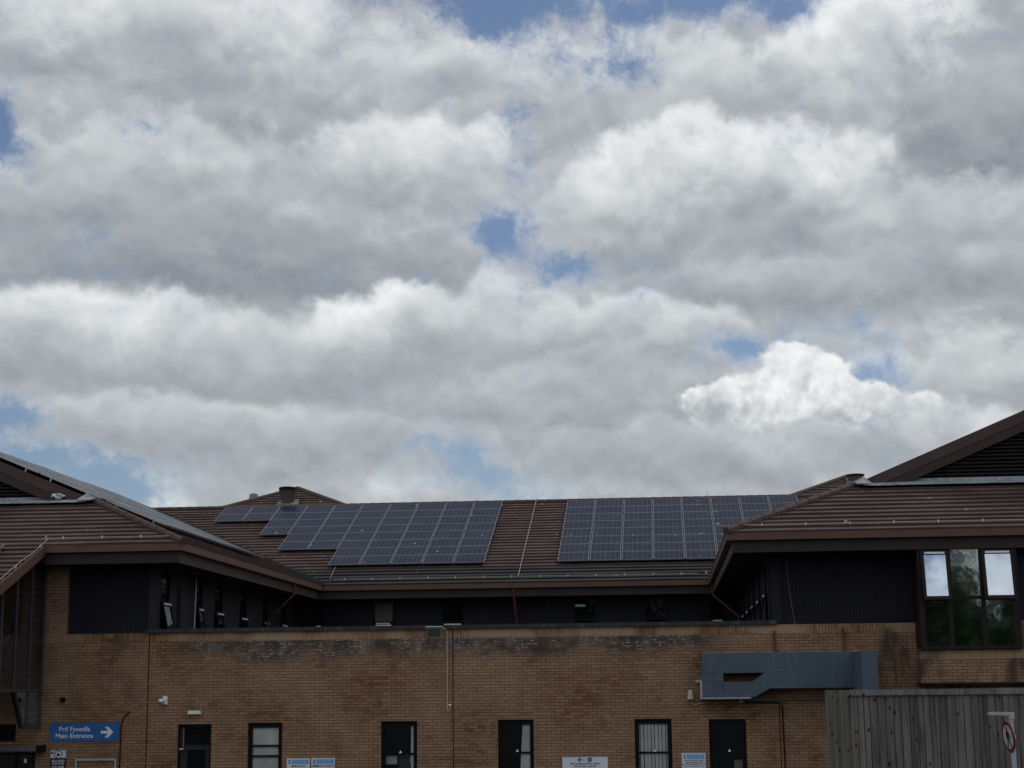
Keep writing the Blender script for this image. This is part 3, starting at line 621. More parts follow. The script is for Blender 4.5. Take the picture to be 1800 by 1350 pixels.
# ---- roofs
def roof_face(O, U, S, xl, xr, s0, s1, name='roof_slope', mat='tile', lift=.054, parent=None, g=.345, flip=False):
    O, U, S = Vector(O), Vector(U), Vector(S); N = U.cross(S)
    if N.z < 0: N = -N
    mb = MB(); k = math.floor(s0/g); rr = random.Random(3)
    P = lambda u, s, h: O+U*u+S*s+N*h
    while k*g < s1-1e-4:
        a, b = max(k*g, s0), min((k+1)*g, s1); k += 1
        la, ra, lb, rb = xl(a), xr(a), xl(b), xr(b)
        if ra <= la+.01: continue
        nseg = max(1, int((ra-la)/1.6)); ups = [rr.uniform(-.011, .011) for _ in range(nseg+1)]
        for i in range(nseg):
            t0, t1 = i/nseg, (i+1)/nseg
            ua, ub = la+(ra-la)*t0, la+(ra-la)*t1; va, vb = lb+(rb-lb)*t0, lb+(rb-lb)*t1
            ha, hb = lift+ups[i], lift+ups[i+1]
            mb.poly([P(ua, a, ha), P(ub, a, hb), P(vb, b, 0), P(va, b, 0)], uv=[(ua, a), (ub, a), (vb, b-.001), (va, b-.001)])
            mb.poly([P(ua, a, -.02), P(ub, a, -.02), P(ub, a, hb), P(ua, a, ha)], uv=[(ua, a), (ub, a), (ub, a+.01), (ua, a+.01)])
    return part(name, mb, M[mat], parent)
SF = (0, cosT, sinT); c_ = cosT
# front slope of the left wing, its lower continuation, and side slopes
roof_face((0, YE, ZE), (1, 0, 0), SF, lambda s: -30, lambda s: XL-s*c_+.02, 0, HS/c_)
roof_face((0, YE, ZE), (1, 0, 0), SF, lambda s: -30, lambda s: XV, -6.5, 0)
roof_face((XL, 0, ZE), (0, 1, 0), (-cosT, 0, sinT), lambda s: YE+s*c_ if s*c_ < HS else YG, lambda s: YM+s*c_, 0, RT/c_)
roof_face((2*XRL-XL, 0, ZE), (0, 1, 0), (cosT, 0, sinT), lambda s: YE+s*c_ if s*c_ < HS else YG, lambda s: 66, 0, RT/c_)
# main range
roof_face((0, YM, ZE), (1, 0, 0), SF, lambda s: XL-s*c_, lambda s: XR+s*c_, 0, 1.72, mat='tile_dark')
roof_face((0, YM, ZE), (1, 0, 0), SF, lambda s: XL-s*c_, lambda s: XR+s*c_, 1.725, RT/c_)
roof_face((0, YM+2*RT, ZE), (1, 0, 0), (0, -cosT, sinT), lambda s: -30, lambda s: 20, 0, RT/c_)
# hipped crossings rising above the main ridge
for xc in (-15.32, 7.66):
    r1 = 11.57
    roof_face((0, YM, ZE), (1, 0, 0), SF, lambda s: xc-(r1-s*c_), lambda s: xc+(r1-s*c_), (RT+.05)/c_, r1/c_)
    zb, hw = ZE+RT*T_, r1-RT
    for sg in (-1, 1):
        sl = (-sg*cosT, 0, sinT)
        roof_face((xc+sg*hw, 0, zb), (0, 1, 0), sl, lambda s: YM+RT+s*c_, lambda s: YM+RT+14, 0, hw/c_)
        p0, p1 = Vector((xc+sg*hw, YM+RT, zb+.03)), Vector((xc, YM+r1, ZE+r1*T_+.03))
        part('hip_cap', MB().tube([p0, p1], .10, 8), M['cap'])
    part('ridge_cap', MB().tube([(xc, YM+r1, ZE+r1*T_+.03), (xc, YM+RT+14, ZE+r1*T_+.03)], .10, 8), M['cap'])
# right wing
roof_face((0, YE, ZE), (1, 0, 0), SF, lambda s: XR+s*c_-.02, lambda s: 26, 0, HS/c_)
roof_face((XR, 0, ZE), (0, 1, 0), (cosT, 0, sinT), lambda s: YE+s*c_ if s*c_ < HS else YG, lambda s: YM+s*c_, 0, RT/c_)
roof_face((2*XRR-XR, 0, ZE), (0, 1, 0), (-cosT, 0, sinT), lambda s: YE+s*c_ if s*c_ < HS else YG, lambda s: 66, 0, RT/c_)
def caps(p0, p1, r=.105, L=.42):
    p0, p1 = Vector(p0), Vector(p1); n = max(1, int((p1-p0).length/L)); mb = MB()
    for i in range(n):
        a, b = p0.lerp(p1, i/n), p0.lerp(p1, (i+1)/n+.0)
        mb.tube([a, b], [r*1.08, r*.95], 9)
    return mb
up_ = Vector((0, 0, .045))
part('hip_cap', caps(Vector((XL, YE, ZE))+up_, Vector((XL-HS, YE+HS, ZE+HS*T_))+up_), M['cap'])
part('hip_cap', caps(Vector((XR, YE, ZE))+up_, Vector((XR+HS, YE+HS, ZE+HS*T_))+up_), M['cap'])
part('ridge_cap', caps((-21, YM+RT, ZR+.03), (11, YM+RT, ZR+.03), .10), M['cap'])
part('ridge_cap', caps((XRL, YG, ZR+.02), (XRL, YM+RT, ZR+.02), .08), M['cap'])
part('ridge_cap', caps((XRR, YG, ZR+.02), (XRR, YM+RT, ZR+.02), .08), M['cap'])
# valleys
part('valley', MB().bar((XL+.05, YM-.02, ZE+.055), (XL-RT, YM+RT, ZR+.04), .16, .03), M['coping'])
# gablets with louvres, bargeboards and lead
def gablet(x0, xr_, sg):
    zb = ZE+HS*T_; top = lambda x: zb+abs(x-x0)*T_
    Y = YG
    gl = MB().extr([(x0, Y+.34, zb-.1), (2*xr_-x0, Y+.34, zb-.1), (xr_, Y+.34, ZR)], (0, .1, 0))
    lv = part('gable_wall', gl, M['black'])
    sl = MB(); z = zb+.12
    while z < ZR-.5:
        h = (z-zb)/T_+.5; xa, xb = x0+sg*h, 2*xr_-x0-sg*h
        a, b = min(xa, xb), max(xa, xb)
        if b-a > .3:
            sl.poly([(a, Y+.14, z), (b, Y+.14, z), (b, Y+.26, z+.085), (a, Y+.26, z+.085)])
            sl.poly([(a, Y+.14, z), (b, Y+.14, z), (b, Y+.14, z-.022), (a, Y+.14, z-.022)])
        z += .098
    part('louvre', sl, M['louvre'])
    H = .50; q = H/T_
    for s2 in (1, -1):
        fx = (lambda x: x) if s2 > 0 else (lambda x: 2*xr_-x)
        pts = [(fx(x0), Y, zb+.02), (fx(x0+sg*q), Y, zb+.02), (fx(xr_), Y, ZR-H+.02), (fx(xr_), Y, ZR+.02)]
        bb = part('bargeboard', MB().extr(pts, (0, .06, 0)), M['barge'])
        pts = [(fx(x0-sg*.08), Y-.02, zb+.04), (fx(x0+sg*.62), Y-.02, zb+.04), (fx(xr_), Y-.02, ZR-.24), (fx(xr_), Y-.02, ZR+.05)]
        MB().extr(pts, (0, .018, 0)).build('verge_trim', M['barge2'], bb)
    # crumpled lead flashing along the foot
    fl = MB(); n = 60; rr = random.Random(int(x0*10)+5); xs_ = [x0+(2*xr_-2*x0)*i/n for i in range(n+1)]
    prof = []
    for x in xs_:
        e = rr.uniform(-.02, .02); e2 = rr.uniform(-.012, .012)
        hgt = .13
        prof.append([(x, Y-.32+e, zb-.32*T_+.05+.3*T_*0+e2*.3), (x, Y-.10, zb-.10*T_+.052+e2), (x, Y+.10+e, zb+.05), (x, Y+.13, zb+hgt)])
    for i in range(n):
        for k in range(3): fl.poly([prof[i][k], prof[i+1][k], prof[i+1][k+1], prof[i][k+1]])
    part('lead_flashing', fl, M['lead'])
    p = Vector((x0, YE+HS, zb))
    part('lead_saddle', MB().extr([(x0-.16*sg, Y-.36, zb-.05), (x0+.22*sg, Y-.36, zb-.05), (x0+.05*sg, Y-.02, zb+.16), (x0-.20*sg, Y-.02, zb+.03)], (0, .0, .03)), M['lead'])
gablet(XL-HS, XRL, -1)
gablet(XR+HS, XRR, 1)
# gutters, fascias, soffits
part('gutter', MB().box(XV, XL, YE, YE+.12, ZE-.17, ZE), M['gutter'])
part('gutter', MB().box(XL-.12, XL, YE+.12, YM, ZE-.17, ZE), M['gutter'])
part('gutter', MB().box(XL-.12, XR+.12, YM+.002, YM+.12, ZE-.17, ZE), M['gutter'])
part('gutter', MB().box(XR, XR+.12, YE+.12, YM, ZE-.17, ZE), M['gutter'])
part('gutter', MB().box(XR, 24, YE, YE+.12, ZE-.17, ZE), M['gutter'])
z0, z1 = ZE-.46, ZE-.03
sfm = vdirt_mat('side_fascia', (.070, .048, .042), rgb(.09, .06, .052), .5, .5, 1.2)
part('fascia', MB().box(XV+.02, XL-.14, YE+.14, YE+.18, z0, z1), M['fascia'])
part('fascia', MB().box(XL-.18, XL-.14, YE+.182, YM+.138, z0, z1), sfm)
part('fascia', MB().box(XL-.18, XR+.18, YM+.14, YM+.18, z0, z1), M['fascia'])
part('fascia', MB().box(XR+.14, XR+.18, YE+.182, YM+.138, z0, z1), sfm)
part('fascia', MB().box(XR+.14, 24, YE+.14, YE+.18, z0, z1), M['fascia'])
part('soffit', MB().box(XV+.03, XL-.182, YE+.182, YW+.4, z0+.005, z0+.03), M['soffit'])
part('soffit', MB().box(-12.98, XL-.182, YW+.402, YM+1.2, z0+.005, z0+.03), M['soffit'])
part('soffit', MB().box(XL-.18, XR+.18, YM+.182, YM+1.2, z0+.005, z0+.03), M['soffit'])
part('soffit', MB().box(XR+.182, 2.63, YW+.402, YM+1.2, z0+.005, z0+.03), M['soffit'])
part('soffit', MB().box(XR+.182, 24, YE+.182, YW+.4, z0+.005, z0+.03), M['soffit'])
# raking verge of the lower roof at far left
vb0, vb1 = (XV, YE+.10, ZE+.04*0), (XV, YE-5.8, ZE-5.9*T_)
vv = MB(); hh = .26
pts = [(XV, YE+.12, ZE+.05+.12*T_*0), (XV, YE-5.8, ZE+.05-5.8*T_), (XV, YE-5.8, ZE-hh-5.8*T_), (XV, YE+.12, ZE-hh+.05)]
part('verge_board', MB().extr(pts, (.06, 0, 0)), M['gutter'])
part('soffit', MB().extr([(XV-.02, YE+.12, ZE-.2), (XV-.02, YE-5.8, ZE-.2-5.8*T_), (-30, YE-5.8, ZE-.2-5.8*T_), (-30, YE+.12, ZE-.2)], (0, 0, -.02)), M['soffit'])
# glazed bay under it
BX = -15.63
zt = lambda y: ZE-.24-(YE-y)*T_ if y < YE else ZE-.42
bf = MB()
Ys = [36.0, 37.1, 38.2, 39.1, 40.05, 40.93]
for y in Ys: bf.box(BX-.06, BX, y, y+.07, 3.0, zt(y)-.01)
bf.box(BX-.08, BX+.02, 36.0, YW-.005, 2.93, 3.0)
for p0, p1 in (((39.30, 2.93), (39.86, 2.06)), ((40.93, 2.93), (40.93, 2.06)), ((40.1, 2.93), (40.1, 2.06))): bf.bar((BX-.03, p0[0], p0[1]), (BX-.03, p1[0], p1[1]), .05)
bf.bar((BX-.03, 39.84, 2.06), (BX-.03, 40.97, 2.06), .07)
bf.box(-19, BX-.082, 36.0, 36.07, 2.93, 3.0)
bay = part('glazed_bay', bf, plain('bay_frame', (.060, .056, .054), .45, .25, 4))
for k in range(len(Ys)-1):
    ya, yb = Ys[k]+.07, Ys[k+1]
    MB().poly([(BX-.03, ya, 3.0), (BX-.03, yb, 3.0), (BX-.03, yb, zt(yb)-.02), (BX-.03, ya, zt(ya)-.02)]).build('pane', M['bayglass'], bay)
MB().poly([(BX-.04, 39.33, 2.93), (BX-.04, 40.93, 2.93), (BX-.04, 40.93, 2.08), (BX-.04, 39.88, 2.08)]).build('pane', M['bayglass'], bay)
MB().extr([(BX-.03, 39.28, 2.93), (BX-.16, 39.28, 2.93), (BX-.12, 39.84, 2.06), (BX-.03, 39.84, 2.06)], (0, .03, 0)).build('sloping_panel', M['bframe'], bay)
MB().bar((BX-.25, 39.35, 4.0), (BX-.25, 39.75, 5.2), .05, .02).build('stay', plain('stay_reflection', (.05, .08, .16), .4, .2, 4), bay)  # bluish reflection painted into the strut's colour
# downpipes
part('downpipe', MB().tube([(XL-.10, 52.95, 6.36), (XL-.10, 52.95, 6.02), (-12.72, 53.15, 5.28), (-12.84, 53.2, 5.18), (-12.86, 53.2, 4.2)], .045, 10), M['pipe'], smooth=True)
part('downpipe', MB().tube([(-5.13, 56.98, 6.36), (-5.13, 57.02, 6.02), (-5.11, 57.5, 5.5), (-5.10, 57.82, 4.95), (-5.10, 57.82, 4.2)], .045, 10), M['pipe'], smooth=True)
part('downpipe', MB().tube([(1.66, 56.6, 6.36), (1.66, 56.6, 6.0), (2.45, 56.45, 5.3), (2.52, 56.4, 5.2), (2.52, 56.4, 4.2)], .045, 10), M['pipe'], smooth=True)
# roof vents
for x, r in ((-15.30, 9.62), (7.93, 10.95)):
    y, z = YM+r, ZE+r*T_; k = 1.0 if x < 0 else .45
    vp = part('roof_vent', MB().tube([(x, y, z-.1), (x, y, z+.44*k), (x, y, z+.52*k)], [.27, .30, .36], 20, False), plain('vent_brown', (.085, .07, .062), .55, .3, 3), smooth=True)
    MB().tube([(x, y, z+.52*k), (x, y, z+.64*k), (x, y, z+.66*k)], [.36, .37, .33], 20).build('cowl', M['black'], vp, smooth=True)
    MB().extr([(x-.42, y-.5, z-.5*T_+.06), (x+.55, y-.5, z-.5*T_+.06), (x+.42, y+.3, z+.3*T_+.06), (x-.36, y+.3, z+.3*T_+.06)], (0, 0, .015)).build('flashing', plain('dull_lead', (.16, .15, .145), .7, .5, 4, dirt=rgb(.35, .35, .34)), vp)
part('roof_vent', MB().tube([(-17.0, YM+10.7, ZE+10.4*T_), (-17.0, YM+10.7, ZE+10.4*T_+.20), (-17.0, YM+10.7, ZE+10.4*T_+.25)], [.2, .17, .08], 16), plain('dull_vent', (.2, .2, .19), .6, .2, 5), smooth=True)

# ------------------------------------------------------------------ solar panels
PW, PL = 1.094, 1.885
ORD = ['first', 'second', 'third', 'fourth', 'fifth', 'sixth', 'seventh', 'eighth', 'ninth', 'tenth', 'eleventh', 'twelfth', 'thirteenth', 'fourteenth', 'fifteenth']
def make_panel():
    root = empty('solar_panel', (0, 0, 0), 'x', 'solar panel', 'x')
    t = .014
    f = MB().box(0, PW, 0, t, 0, .038).box(0, PW, PL-t, PL, 0, .038).box(0, t, t, PL-t, 0, .038).box(PW-t, PW, t, PL-t, 0, .038)
    f.build('frame', M['alu'], root)
    MB().poly([(t, t, .034), (PW-t, t, .034), (PW-t, PL-t, .034), (t, PL-t, .034)], uv=[(0, 0), (1, 0), (1, 1), (0, 1)]).build('glass_face', M['pvdark'], root)
    for y in (.35, 1.5): MB().box(-.03, PW+.03, y, y+.04, -.09, -.002).build('mounting_rail', M['alu'], root)
    return root
proto = make_panel(); used = [False]
def place_panel(mat, label, group):
    if not used[0]: o = proto; used[0] = True
    else:
        o = proto.copy(); C.objects.link(o)
        for ch in proto.children:
            c = ch.copy(); C.objects.link(c); c.parent = o
    o.matrix_world = mat; o['label'] = label; o['group'] = group
rp = random.Random(11)
def frame_mat(O, U, S):
    U, S = Vector(U), Vector(S); N = U.cross(S)
    if N.z < 0: raise ValueError
    m_ = Matrix((U, S, N)).transposed().to_4x4(); m_.translation = O
    return m_ @ Matrix.Rotation(R_(rp.uniform(-.25, .25)), 4, 'X') @ Matrix.Rotation(R_(rp.uniform(-.25, .25)), 4, 'Y')
Nm = Vector((0, -sinT, cosT)); SFv = Vector(SF)
def main_array(x0, ncol, rows, side):
    for c in range(ncol):
        for r in range(4):
            if r >= rows[c]: continue
            s = 9.42-(r+1)*1.905
            O = Vector((x0+c*1.132, YM, ZE))+SFv*s+Nm*.14
            rw = ['top', 'second', 'third', 'bottom'][r]
            lab = ('stepped left-hand' if side < 0 else 'right-hand')
            place_panel(frame_mat(O, (1, 0, 0), SF), 'blue solar panel, %s row, %s from left of the %s array' % (rw, ORD[c], lab), 'solar panels in the %s array of the middle roof' % lab)
main_array(-17.60, 10, [1, 1, 2, 3, 3, 4, 4, 4, 4, 4], -1)
main_array(-3.70, 8, [4]*8, 1)
SL = Vector((-cosT, 0, sinT)); Nl = Vector((sinT, 0, cosT))
for r, (y0, n) in enumerate(((43.95, 10), (43.62, 12), (43.58, 13), (43.58, 15))):
    for c in range(n):
        O = Vector((XL, y0+c*1.132, ZE))+SL*(1.85+r*1.905)+Nl*.15
        place_panel(frame_mat(O, (0, 1, 0), SL), 'glinting solar panel on left wing slope, %s row up, %s back' % (ORD[r], ORD[c]), 'solar panels on the side slope of the left wing')
for k in range(3):
    O = Vector((-16.24-PW*(k+1)-.02*k, YE, ZE))+SFv*(-2.2)+Nm*.14
    place_panel(frame_mat(O, (1, 0, 0), SF), 'solar panel on low front tiles at far left, %s from verge' % ORD[k], 'solar panels on the low front slope at far left')

M['clip'] = plain('clip_plastic', (.62, .60, .58), .5, .2, 5)
# ------------------------------------------------------------------ lightning conductor tapes on the roofs
def tape(pts, label, spacing=.98, nrm=(0, 0, 1), clip=True, wig=0.0, name='lightning_conductor', wd=.022):
    pts = [Vector(p) for p in pts]; rr = random.Random(len(label))
    o = empty(name, pts[0], label, 'lightning conductor'); mb = MB()
    path = []
    for a, b in zip(pts, pts[1:]):
        n = max(1, int((b-a).length/.5))
        for i in range(n): path.append(a.lerp(b, i/n)+Vector((rr.uniform(-wig, wig), rr.uniform(-wig, wig), rr.uniform(0, wig))))
    path.append(pts[-1])
    mb.tube(path, wd/2, 5); mb.build('tape', M['wire'], o)
    if clip:
        tot = 0; nxt = spacing*.4
        for a, b in zip(pts, pts[1:]):
            L = (b-a).length
            while nxt < tot+L:
                p = a.lerp(b, (nxt-tot)/L)
                MB().box(p.x-.014, p.x+.014, p.y-.015, p.y+.015, p.z-.03, p.z+.035).build('clip', M['clip'], o); nxt += spacing
            tot += L
    return o
def onf(x, r, h=.09): return (x, YE+r, ZE+r*T_+h)
def onm(x, r, h=.10): return (x, YM+r, ZE+r*T_+h)
tape([onf(XV, .32), onf(XL-.35, .32)], 'pale tape clipped along the eaves tiles of the left wing front', 1.0)
tape([onf(XV+.05, .30), onf(XV+.05, -.9), onf(XV+.02, -2.6), onf(XV+.02, -5.2)], 'pale wavy tape running down the sloping verge at far left', 1.6, wig=.03)
tape([onf(XR+.45, .32), onf(13, .32)], 'pale tape clipped along the eaves tiles of the right wing', 1.05)
tape([onm(-11.5, .35), onm(1.2, .35)], 'pale tape clipped along the eaves tiles of the middle roof', .98)
tape([onm(-5.0, .36), onm(-4.98, 9.0, .16)], 'pale tape running straight up the tiles between the two solar arrays', 3, wig=.006, wd=.034)
tape([onm(-11.62, .35), onm(-11.68, 1.6)], 'short pale tape below the left solar array', 3, clip=False, wig=.01)
tape([onm(-1.1+2.95, 8.75, .12), onm(1.86, 9.0, .30)], 'short upright tape end on the ridge above the right solar array', 3, clip=False)

# ------------------------------------------------------------------ gull on the left wing
def gull():
    gx, gy_, gz_ = -16.33, YE+3.36, ZE+3.36*T_+.05
    o = empty('gull', (gx, gy_, gz_), 'white and grey gull standing on the tiles below the left bargeboard', 'bird')
    sp = [(-.17, .195, .012), (-.15, .215, .034), (-.12, .235, .042), (-.09, .225, .040), (-.06, .205, .052), (-.01, .19, .075), (.05, .19, .078), (.10, .20, .060), (.14, .205, .035), (.19, .20, .018), (.22, .20, .008)]
    MB().tube([(gx+a, gy_, gz_+b) for a, b, c in sp], [c for a, b, c in sp], 12).build('body', M['gull'], o, smooth=True)
    for s in (-1, 1):
        wsp = [(-.04, .22, .02), (.0, .225, .045), (.06, .225, .048), (.12, .215, .03), (.17, .205, .015)]
        MB().tube([(gx+a, gy_+s*.055, gz_+b) for a, b, c in wsp], [c for a, b, c in wsp], 8).build('wing', M['gullg'], o, smooth=True)
        MB().tube([(gx+.03+.02*s, gy_+s*.025, gz_+.14), (gx+.02+.03*s, gy_+s*.025, gz_)], .007, 6).build('leg', M['pink'], o)
    MB().tube([(gx+.15, gy_, gz_+.21), (gx+.27, gy_, gz_+.175)], [.018, .004], 6).build('wing_tips', M['gullk'], o)
    MB().tube([(gx-.165, gy_, gz_+.20), (gx-.215, gy_, gz_+.165)], [.013, .004], 6).build('beak', M['yellow'], o)
gull()

# ------------------------------------------------------------------ signs
def text(s, x, z, size, mat, parent, y, name='lettering', bold=0.0, sx=1.0, align='CENTER'):
    cu = bpy.data.curves.new(name, 'FONT'); cu.body = s; cu.size = size; cu.align_x = align; cu.extrude = .001; cu.offset = bold; cu.resolution_u = 3; cu.space_character = 1.06
    cu.materials.append(mat); o = bpy.data.objects.new(name, cu); C.objects.link(o); o.parent = parent
    off = Vector((0, 0, 0)); q = parent
    while q is not None: off += q.location; q = q.parent
    bpy.context.view_layer.update()
    me = bpy.data.meshes.new_from_object(o.evaluated_get(bpy.context.evaluated_depsgraph_get()))
    me.transform(Matrix.Translation(Vector((x, y, z))-off) @ Matrix.Rotation(R_(90), 4, 'X') @ Matrix.Diagonal((sx, 1, 1, 1)))
    bpy.data.objects.remove(o); bpy.data.curves.remove(cu)
    me.name = name; o = bpy.data.objects.new(name, me); C.objects.link(o); o.parent = parent
    return o
def board(name, x0, x1, z0, z1, mat, label, cat='sign', t=.02):
    o = empty(name, ((x0+x1)/2, YW, z0), label, cat)
    MB().box(x0, x1, YW-t-.004, YW-.004, z0, z1).build('panel', mat, o)
    return o, YW-t-.0065
s, y = board('direction_sign', -15.38, -13.62, 1.715, 2.165, M['signblue'], 'blue main entrance sign with white bilingual lettering and arrow, on the brick')
text('Prif Fynedfa', -14.76, 1.965, .158, M['wtext'], s, y, bold=.0025, sx=1.0)
text('Main Entrance', -14.76, 1.80, .158, M['wtext'], s, y, bold=.0025, sx=1.0)
ax, az = -14.08, 1.935
MB().extr([(ax, y, az-.035), (ax+.19, y, az-.035), (ax+.10, y, az-.13), (ax+.19, y, az-.13), (ax+.32, y, az), (ax+.19, y, az+.13), (ax+.10, y, az+.13), (ax+.19, y, az+.035), (ax, y, az+.035)], (0, .002, 0)).build('arrow', M['wtext'], s)
MB().box(-14.02, -14.014, y, y+.002, 1.72, 2.16).build('joint', M['signblack'], s)

s, y = board('security_sign', -15.35, -14.95, .80, 1.50, M['signblack'], 'small black and white secured sign with tilted padlock badge, under the blue sign')
MB().box(-15.35, -14.95, y, y+.002, 1.315, 1.50).build('white_field', M['signwhite'], s)
def rrect(cx, cz, h, ang, yy, t=.002, r=.25):
    pts = []
    for k in range(4):
        for j in range(5):
            a = R_(90*k+22.5*j); c0 = (h*(1-r)*(1 if k in (0, 3) else -1), h*(1-r)*(1 if k in (0, 1) else -1))
            px, pz = c0[0]+h*r*math.cos(a), c0[1]+h*r*math.sin(a)
            pts.append((cx+px*math.cos(ang)-pz*math.sin(ang), yy, cz+px*math.sin(ang)+pz*math.cos(ang)))
    return MB().extr(pts, (0, t, 0))
rrect(-15.15, 1.40, .092, R_(-20), y-.003).build('badge_border', M['signblack'], s)
rrect(-15.15, 1.40, .076, R_(-20), y-.006).build('badge', M['signwhite'], s)
rrect(-15.15, 1.39, .034, R_(-20), y-.009).build('padlock', M['signblack'], s)
MB().extr([(-15.335, y-.002, 1.47), (-15.26, y-.002, 1.44), (-15.25, y-.002, 1.405), (-15.31, y-.002, 1.425), (-15.335, y-.002, 1.40)], (0, .002, 0)).build('camera_symbol', M['signblack'], s)
text('SECURED', -15.15, 1.205, .088, M['wtext'], s, y, bold=.001, sx=.86)
text('ALARM SYSTEMS', -15.15, 1.155, .045, M['wtext'], s, y, bold=.001, sx=.88)
text('01792 700888', -15.15, 1.075, .060, M['wtext'], s, y, bold=.0015, sx=.86)

s = empty('wall_frame', (-14.18, YW, .6), 'empty pale metal frame fixed on the brick under the main entrance sign', 'frame')
MB().box(-14.71, -13.66, YW-.04, YW-.004, 1.245, 1.285).box(-14.71, -14.67, YW-.04, YW-.004, .4, 1.245).box(-13.70, -13.66, YW-.04, YW-.004, .4, 1.245).build('rim', M['galv'], s)

def parking(name, x0, x1, zt_, top, label, size):
    s, y = board(name, x0, x1, zt_-.75, zt_, M['signwhite'], label)
    MB().box(x0+.13, x1-.03, y, y+.002, zt_-.135, zt_-.03).build('blue_band', M['skyblue'], s)
    cx = (x0+x1)/2+.05
    text('Bwrdd Iechyd Prifysgol', cx, zt_-.068, .034, M['wtext'], s, y-.0025)
    text('University Health Board', cx, zt_-.112, .034, M['wtext'], s, y-.0025)
    for k in range(2):
        MB().box(x0+.04, x0+.10, y, y+.002, zt_-.075-.055*k, zt_-.04-.055*k).build('emblem', plain('emblem_blue', (.05, .14, .28), .4, .1, 5), s)
    for j, (tx, dz) in enumerate(top): text(tx, (x0+x1)/2, zt_-dz, size, M['ink'], s, y, bold=.0012)
    return s, y
parking('parking_sign', -9.35, -8.775, 1.262, [('AMBULANCE', .205), ('ONLY', .285)], 'white ambulance sign with pale blue band, left one of the pair by second window', .062)
parking('parking_sign', -8.735, -8.15, 1.268, [('AMBIWLANSYS', .215), ('YN UNIG', .31)], 'white bilingual ambulance sign with bigger black letters, right one of the pair', .080)
s, y = parking('notice_sign', .335, .905, 1.325, [], 'white notice with bright blue header and three bold lines, left of last window', .05)
for k, tx in enumerate(('YSTAFELL OFFER NID I BOBL', 'DIM LLE I BARCIO CEIR', 'CAR PARKING RESERVED I STAFF')): text(tx, .62, 1.325-.185-.045*k, .036, M['ink'], s, y, bold=.0012)
for k in range(3): MB().box(.37, .87, y, y+.002, 1.325-.33-.06*k, 1.325-.305-.06*k).build('grey_band', plain('grey_band', (.30, .32, .38), .5, .1, 3), s)

s, y = board('smoking_notice', -2.56, -1.44, .45, 1.262, M['signwhite'], 'large white notice board with two small logos and dark lettering, between windows')
MB().box(-2.56, -2.545, y-.002, y+.02, .45, 1.262).box(-1.455, -1.44, y-.002, y+.02, .45, 1.262).box(-2.545, -1.455, y-.002, y+.02, 1.248, 1.262).build('rim', M['galv'], s)
cx, cz = -2.13, 1.185
for a in range(4):
    ca, sa = math.cos(a*math.pi/2), math.sin(a*math.pi/2)
    MB().extr([(cx+ca*.008-sa*.008, y, cz+sa*.008+ca*.008), (cx+ca*.03-sa*.02, y, cz+sa*.03+ca*.02), (cx+ca*.055, y, cz+sa*.055), (cx+ca*.03+sa*.02, y, cz+sa*.03-ca*.02), (cx+ca*.008+sa*.008, y, cz+sa*.008-ca*.008)], (0, .002, 0)).build('emblem', M['ink'], s)
for k in range(4): MB().box(-2.065, -2.01+.006*(k % 2), y, y+.002, 1.215-.02*k, 1.222-.02*k).build('emblem_text', plain('emblem_grey', (.3, .32, .38), .5, .1, 3), s)
rrect(-1.885, 1.185, .048, R_(18), y, r=.08).build('emblem', plain('emblem_navy', (.03, .03, .12), .4, .1, 5), s)
MB().box(-1.91, -1.86, y-.003, y-.001, 1.168, 1.178).box(-1.90, -1.875, y-.003, y-.001, 1.188, 1.205).build('emblem_mark', M['signwhite'], s)
text('Mae ysmygu yn iard yr ysbyty', -2.0, 1.075, .066, M['ink'], s, y, bold=.001, sx=.84)
text('Safle yn erbyn y gyfraith', -2.0, 1.015, .062, M['ink'], s, y, bold=.0005, sx=.84)
text('Smoking is not allowed on this site', -2.0, .93, .058, M['ink'], s, y, sx=.8)

# ------------------------------------------------------------------ fittings on the wall
s = empty('bulkhead_lamp', (-11.70, YW, 2.33), 'small oblong cream wall lamp above the door', 'lamp')
MB().box(-11.87, -11.53, YW-.03, YW-.002, 2.335, 2.445).build('back_box', M['beige'], s)
MB().extr([(-11.86, YW-.031, 2.345), (-11.86, YW-.031, 2.435), (-11.86, YW-.075, 2.42), (-11.86, YW-.09, 2.37), (-11.86, YW-.08, 2.345)], (.32, 0, 0)).build('diffuser', plain('cream_diffuser', (.62, .62, .50), .35, .1, 6), s)
s = empty('security_camera', (-12.47, YW, 2.60), 'white dome camera on square bracket beside the wall joint', 'camera')
MB().box(-12.51, -12.40, YW-.05, YW-.002, 2.60, 2.80).build('bracket', M['white'], s)
MB().tube([(-12.52, YW-.16, 2.74), (-12.52, YW-.16, 2.67)], [.05, .07], 14).build('housing', M['white'], s, smooth=True)
MB().tube([(-12.52, YW-.16, 2.67), (-12.52, YW-.16, 2.63), (-12.52, YW-.16, 2.60)], [.065, .055, .02], 14).build('dome', plain('smoky_dome', (.30, .30, .30), .15, .1, 4), s, smooth=True)
MB().box(-12.55, -12.46, YW-.16, YW-.051, 2.70, 2.73).build('arm', M['white'], s)
s = empty('motion_sensor', (-15.08, YW, 2.70), 'small black sensor box on the brick above the blue sign', 'sensor')
MB().box(-15.14, -15.03, YW-.09, YW-.002, 2.70, 2.80).build('housing', M['black'], s); MB().box(-15.12, -15.05, YW-.098, YW-.0905, 2.715, 2.75).build('lens', M['frame'], s)
s = empty('floodlight', (-5.62, YW-.3, 4.15), 'tilted grey floodlight fixed at the top of the brick wall', 'floodlight')
MB().extr([(-5.82, YW-.42, 4.40), (-5.44, YW-.42, 4.40), (-5.47, YW-.36, 4.14), (-5.80, YW-.36, 4.14)], (0, .12, .02)).build('housing', plain('floodlight_grey', (.16, .16, .15), .5, .2, 4), s)
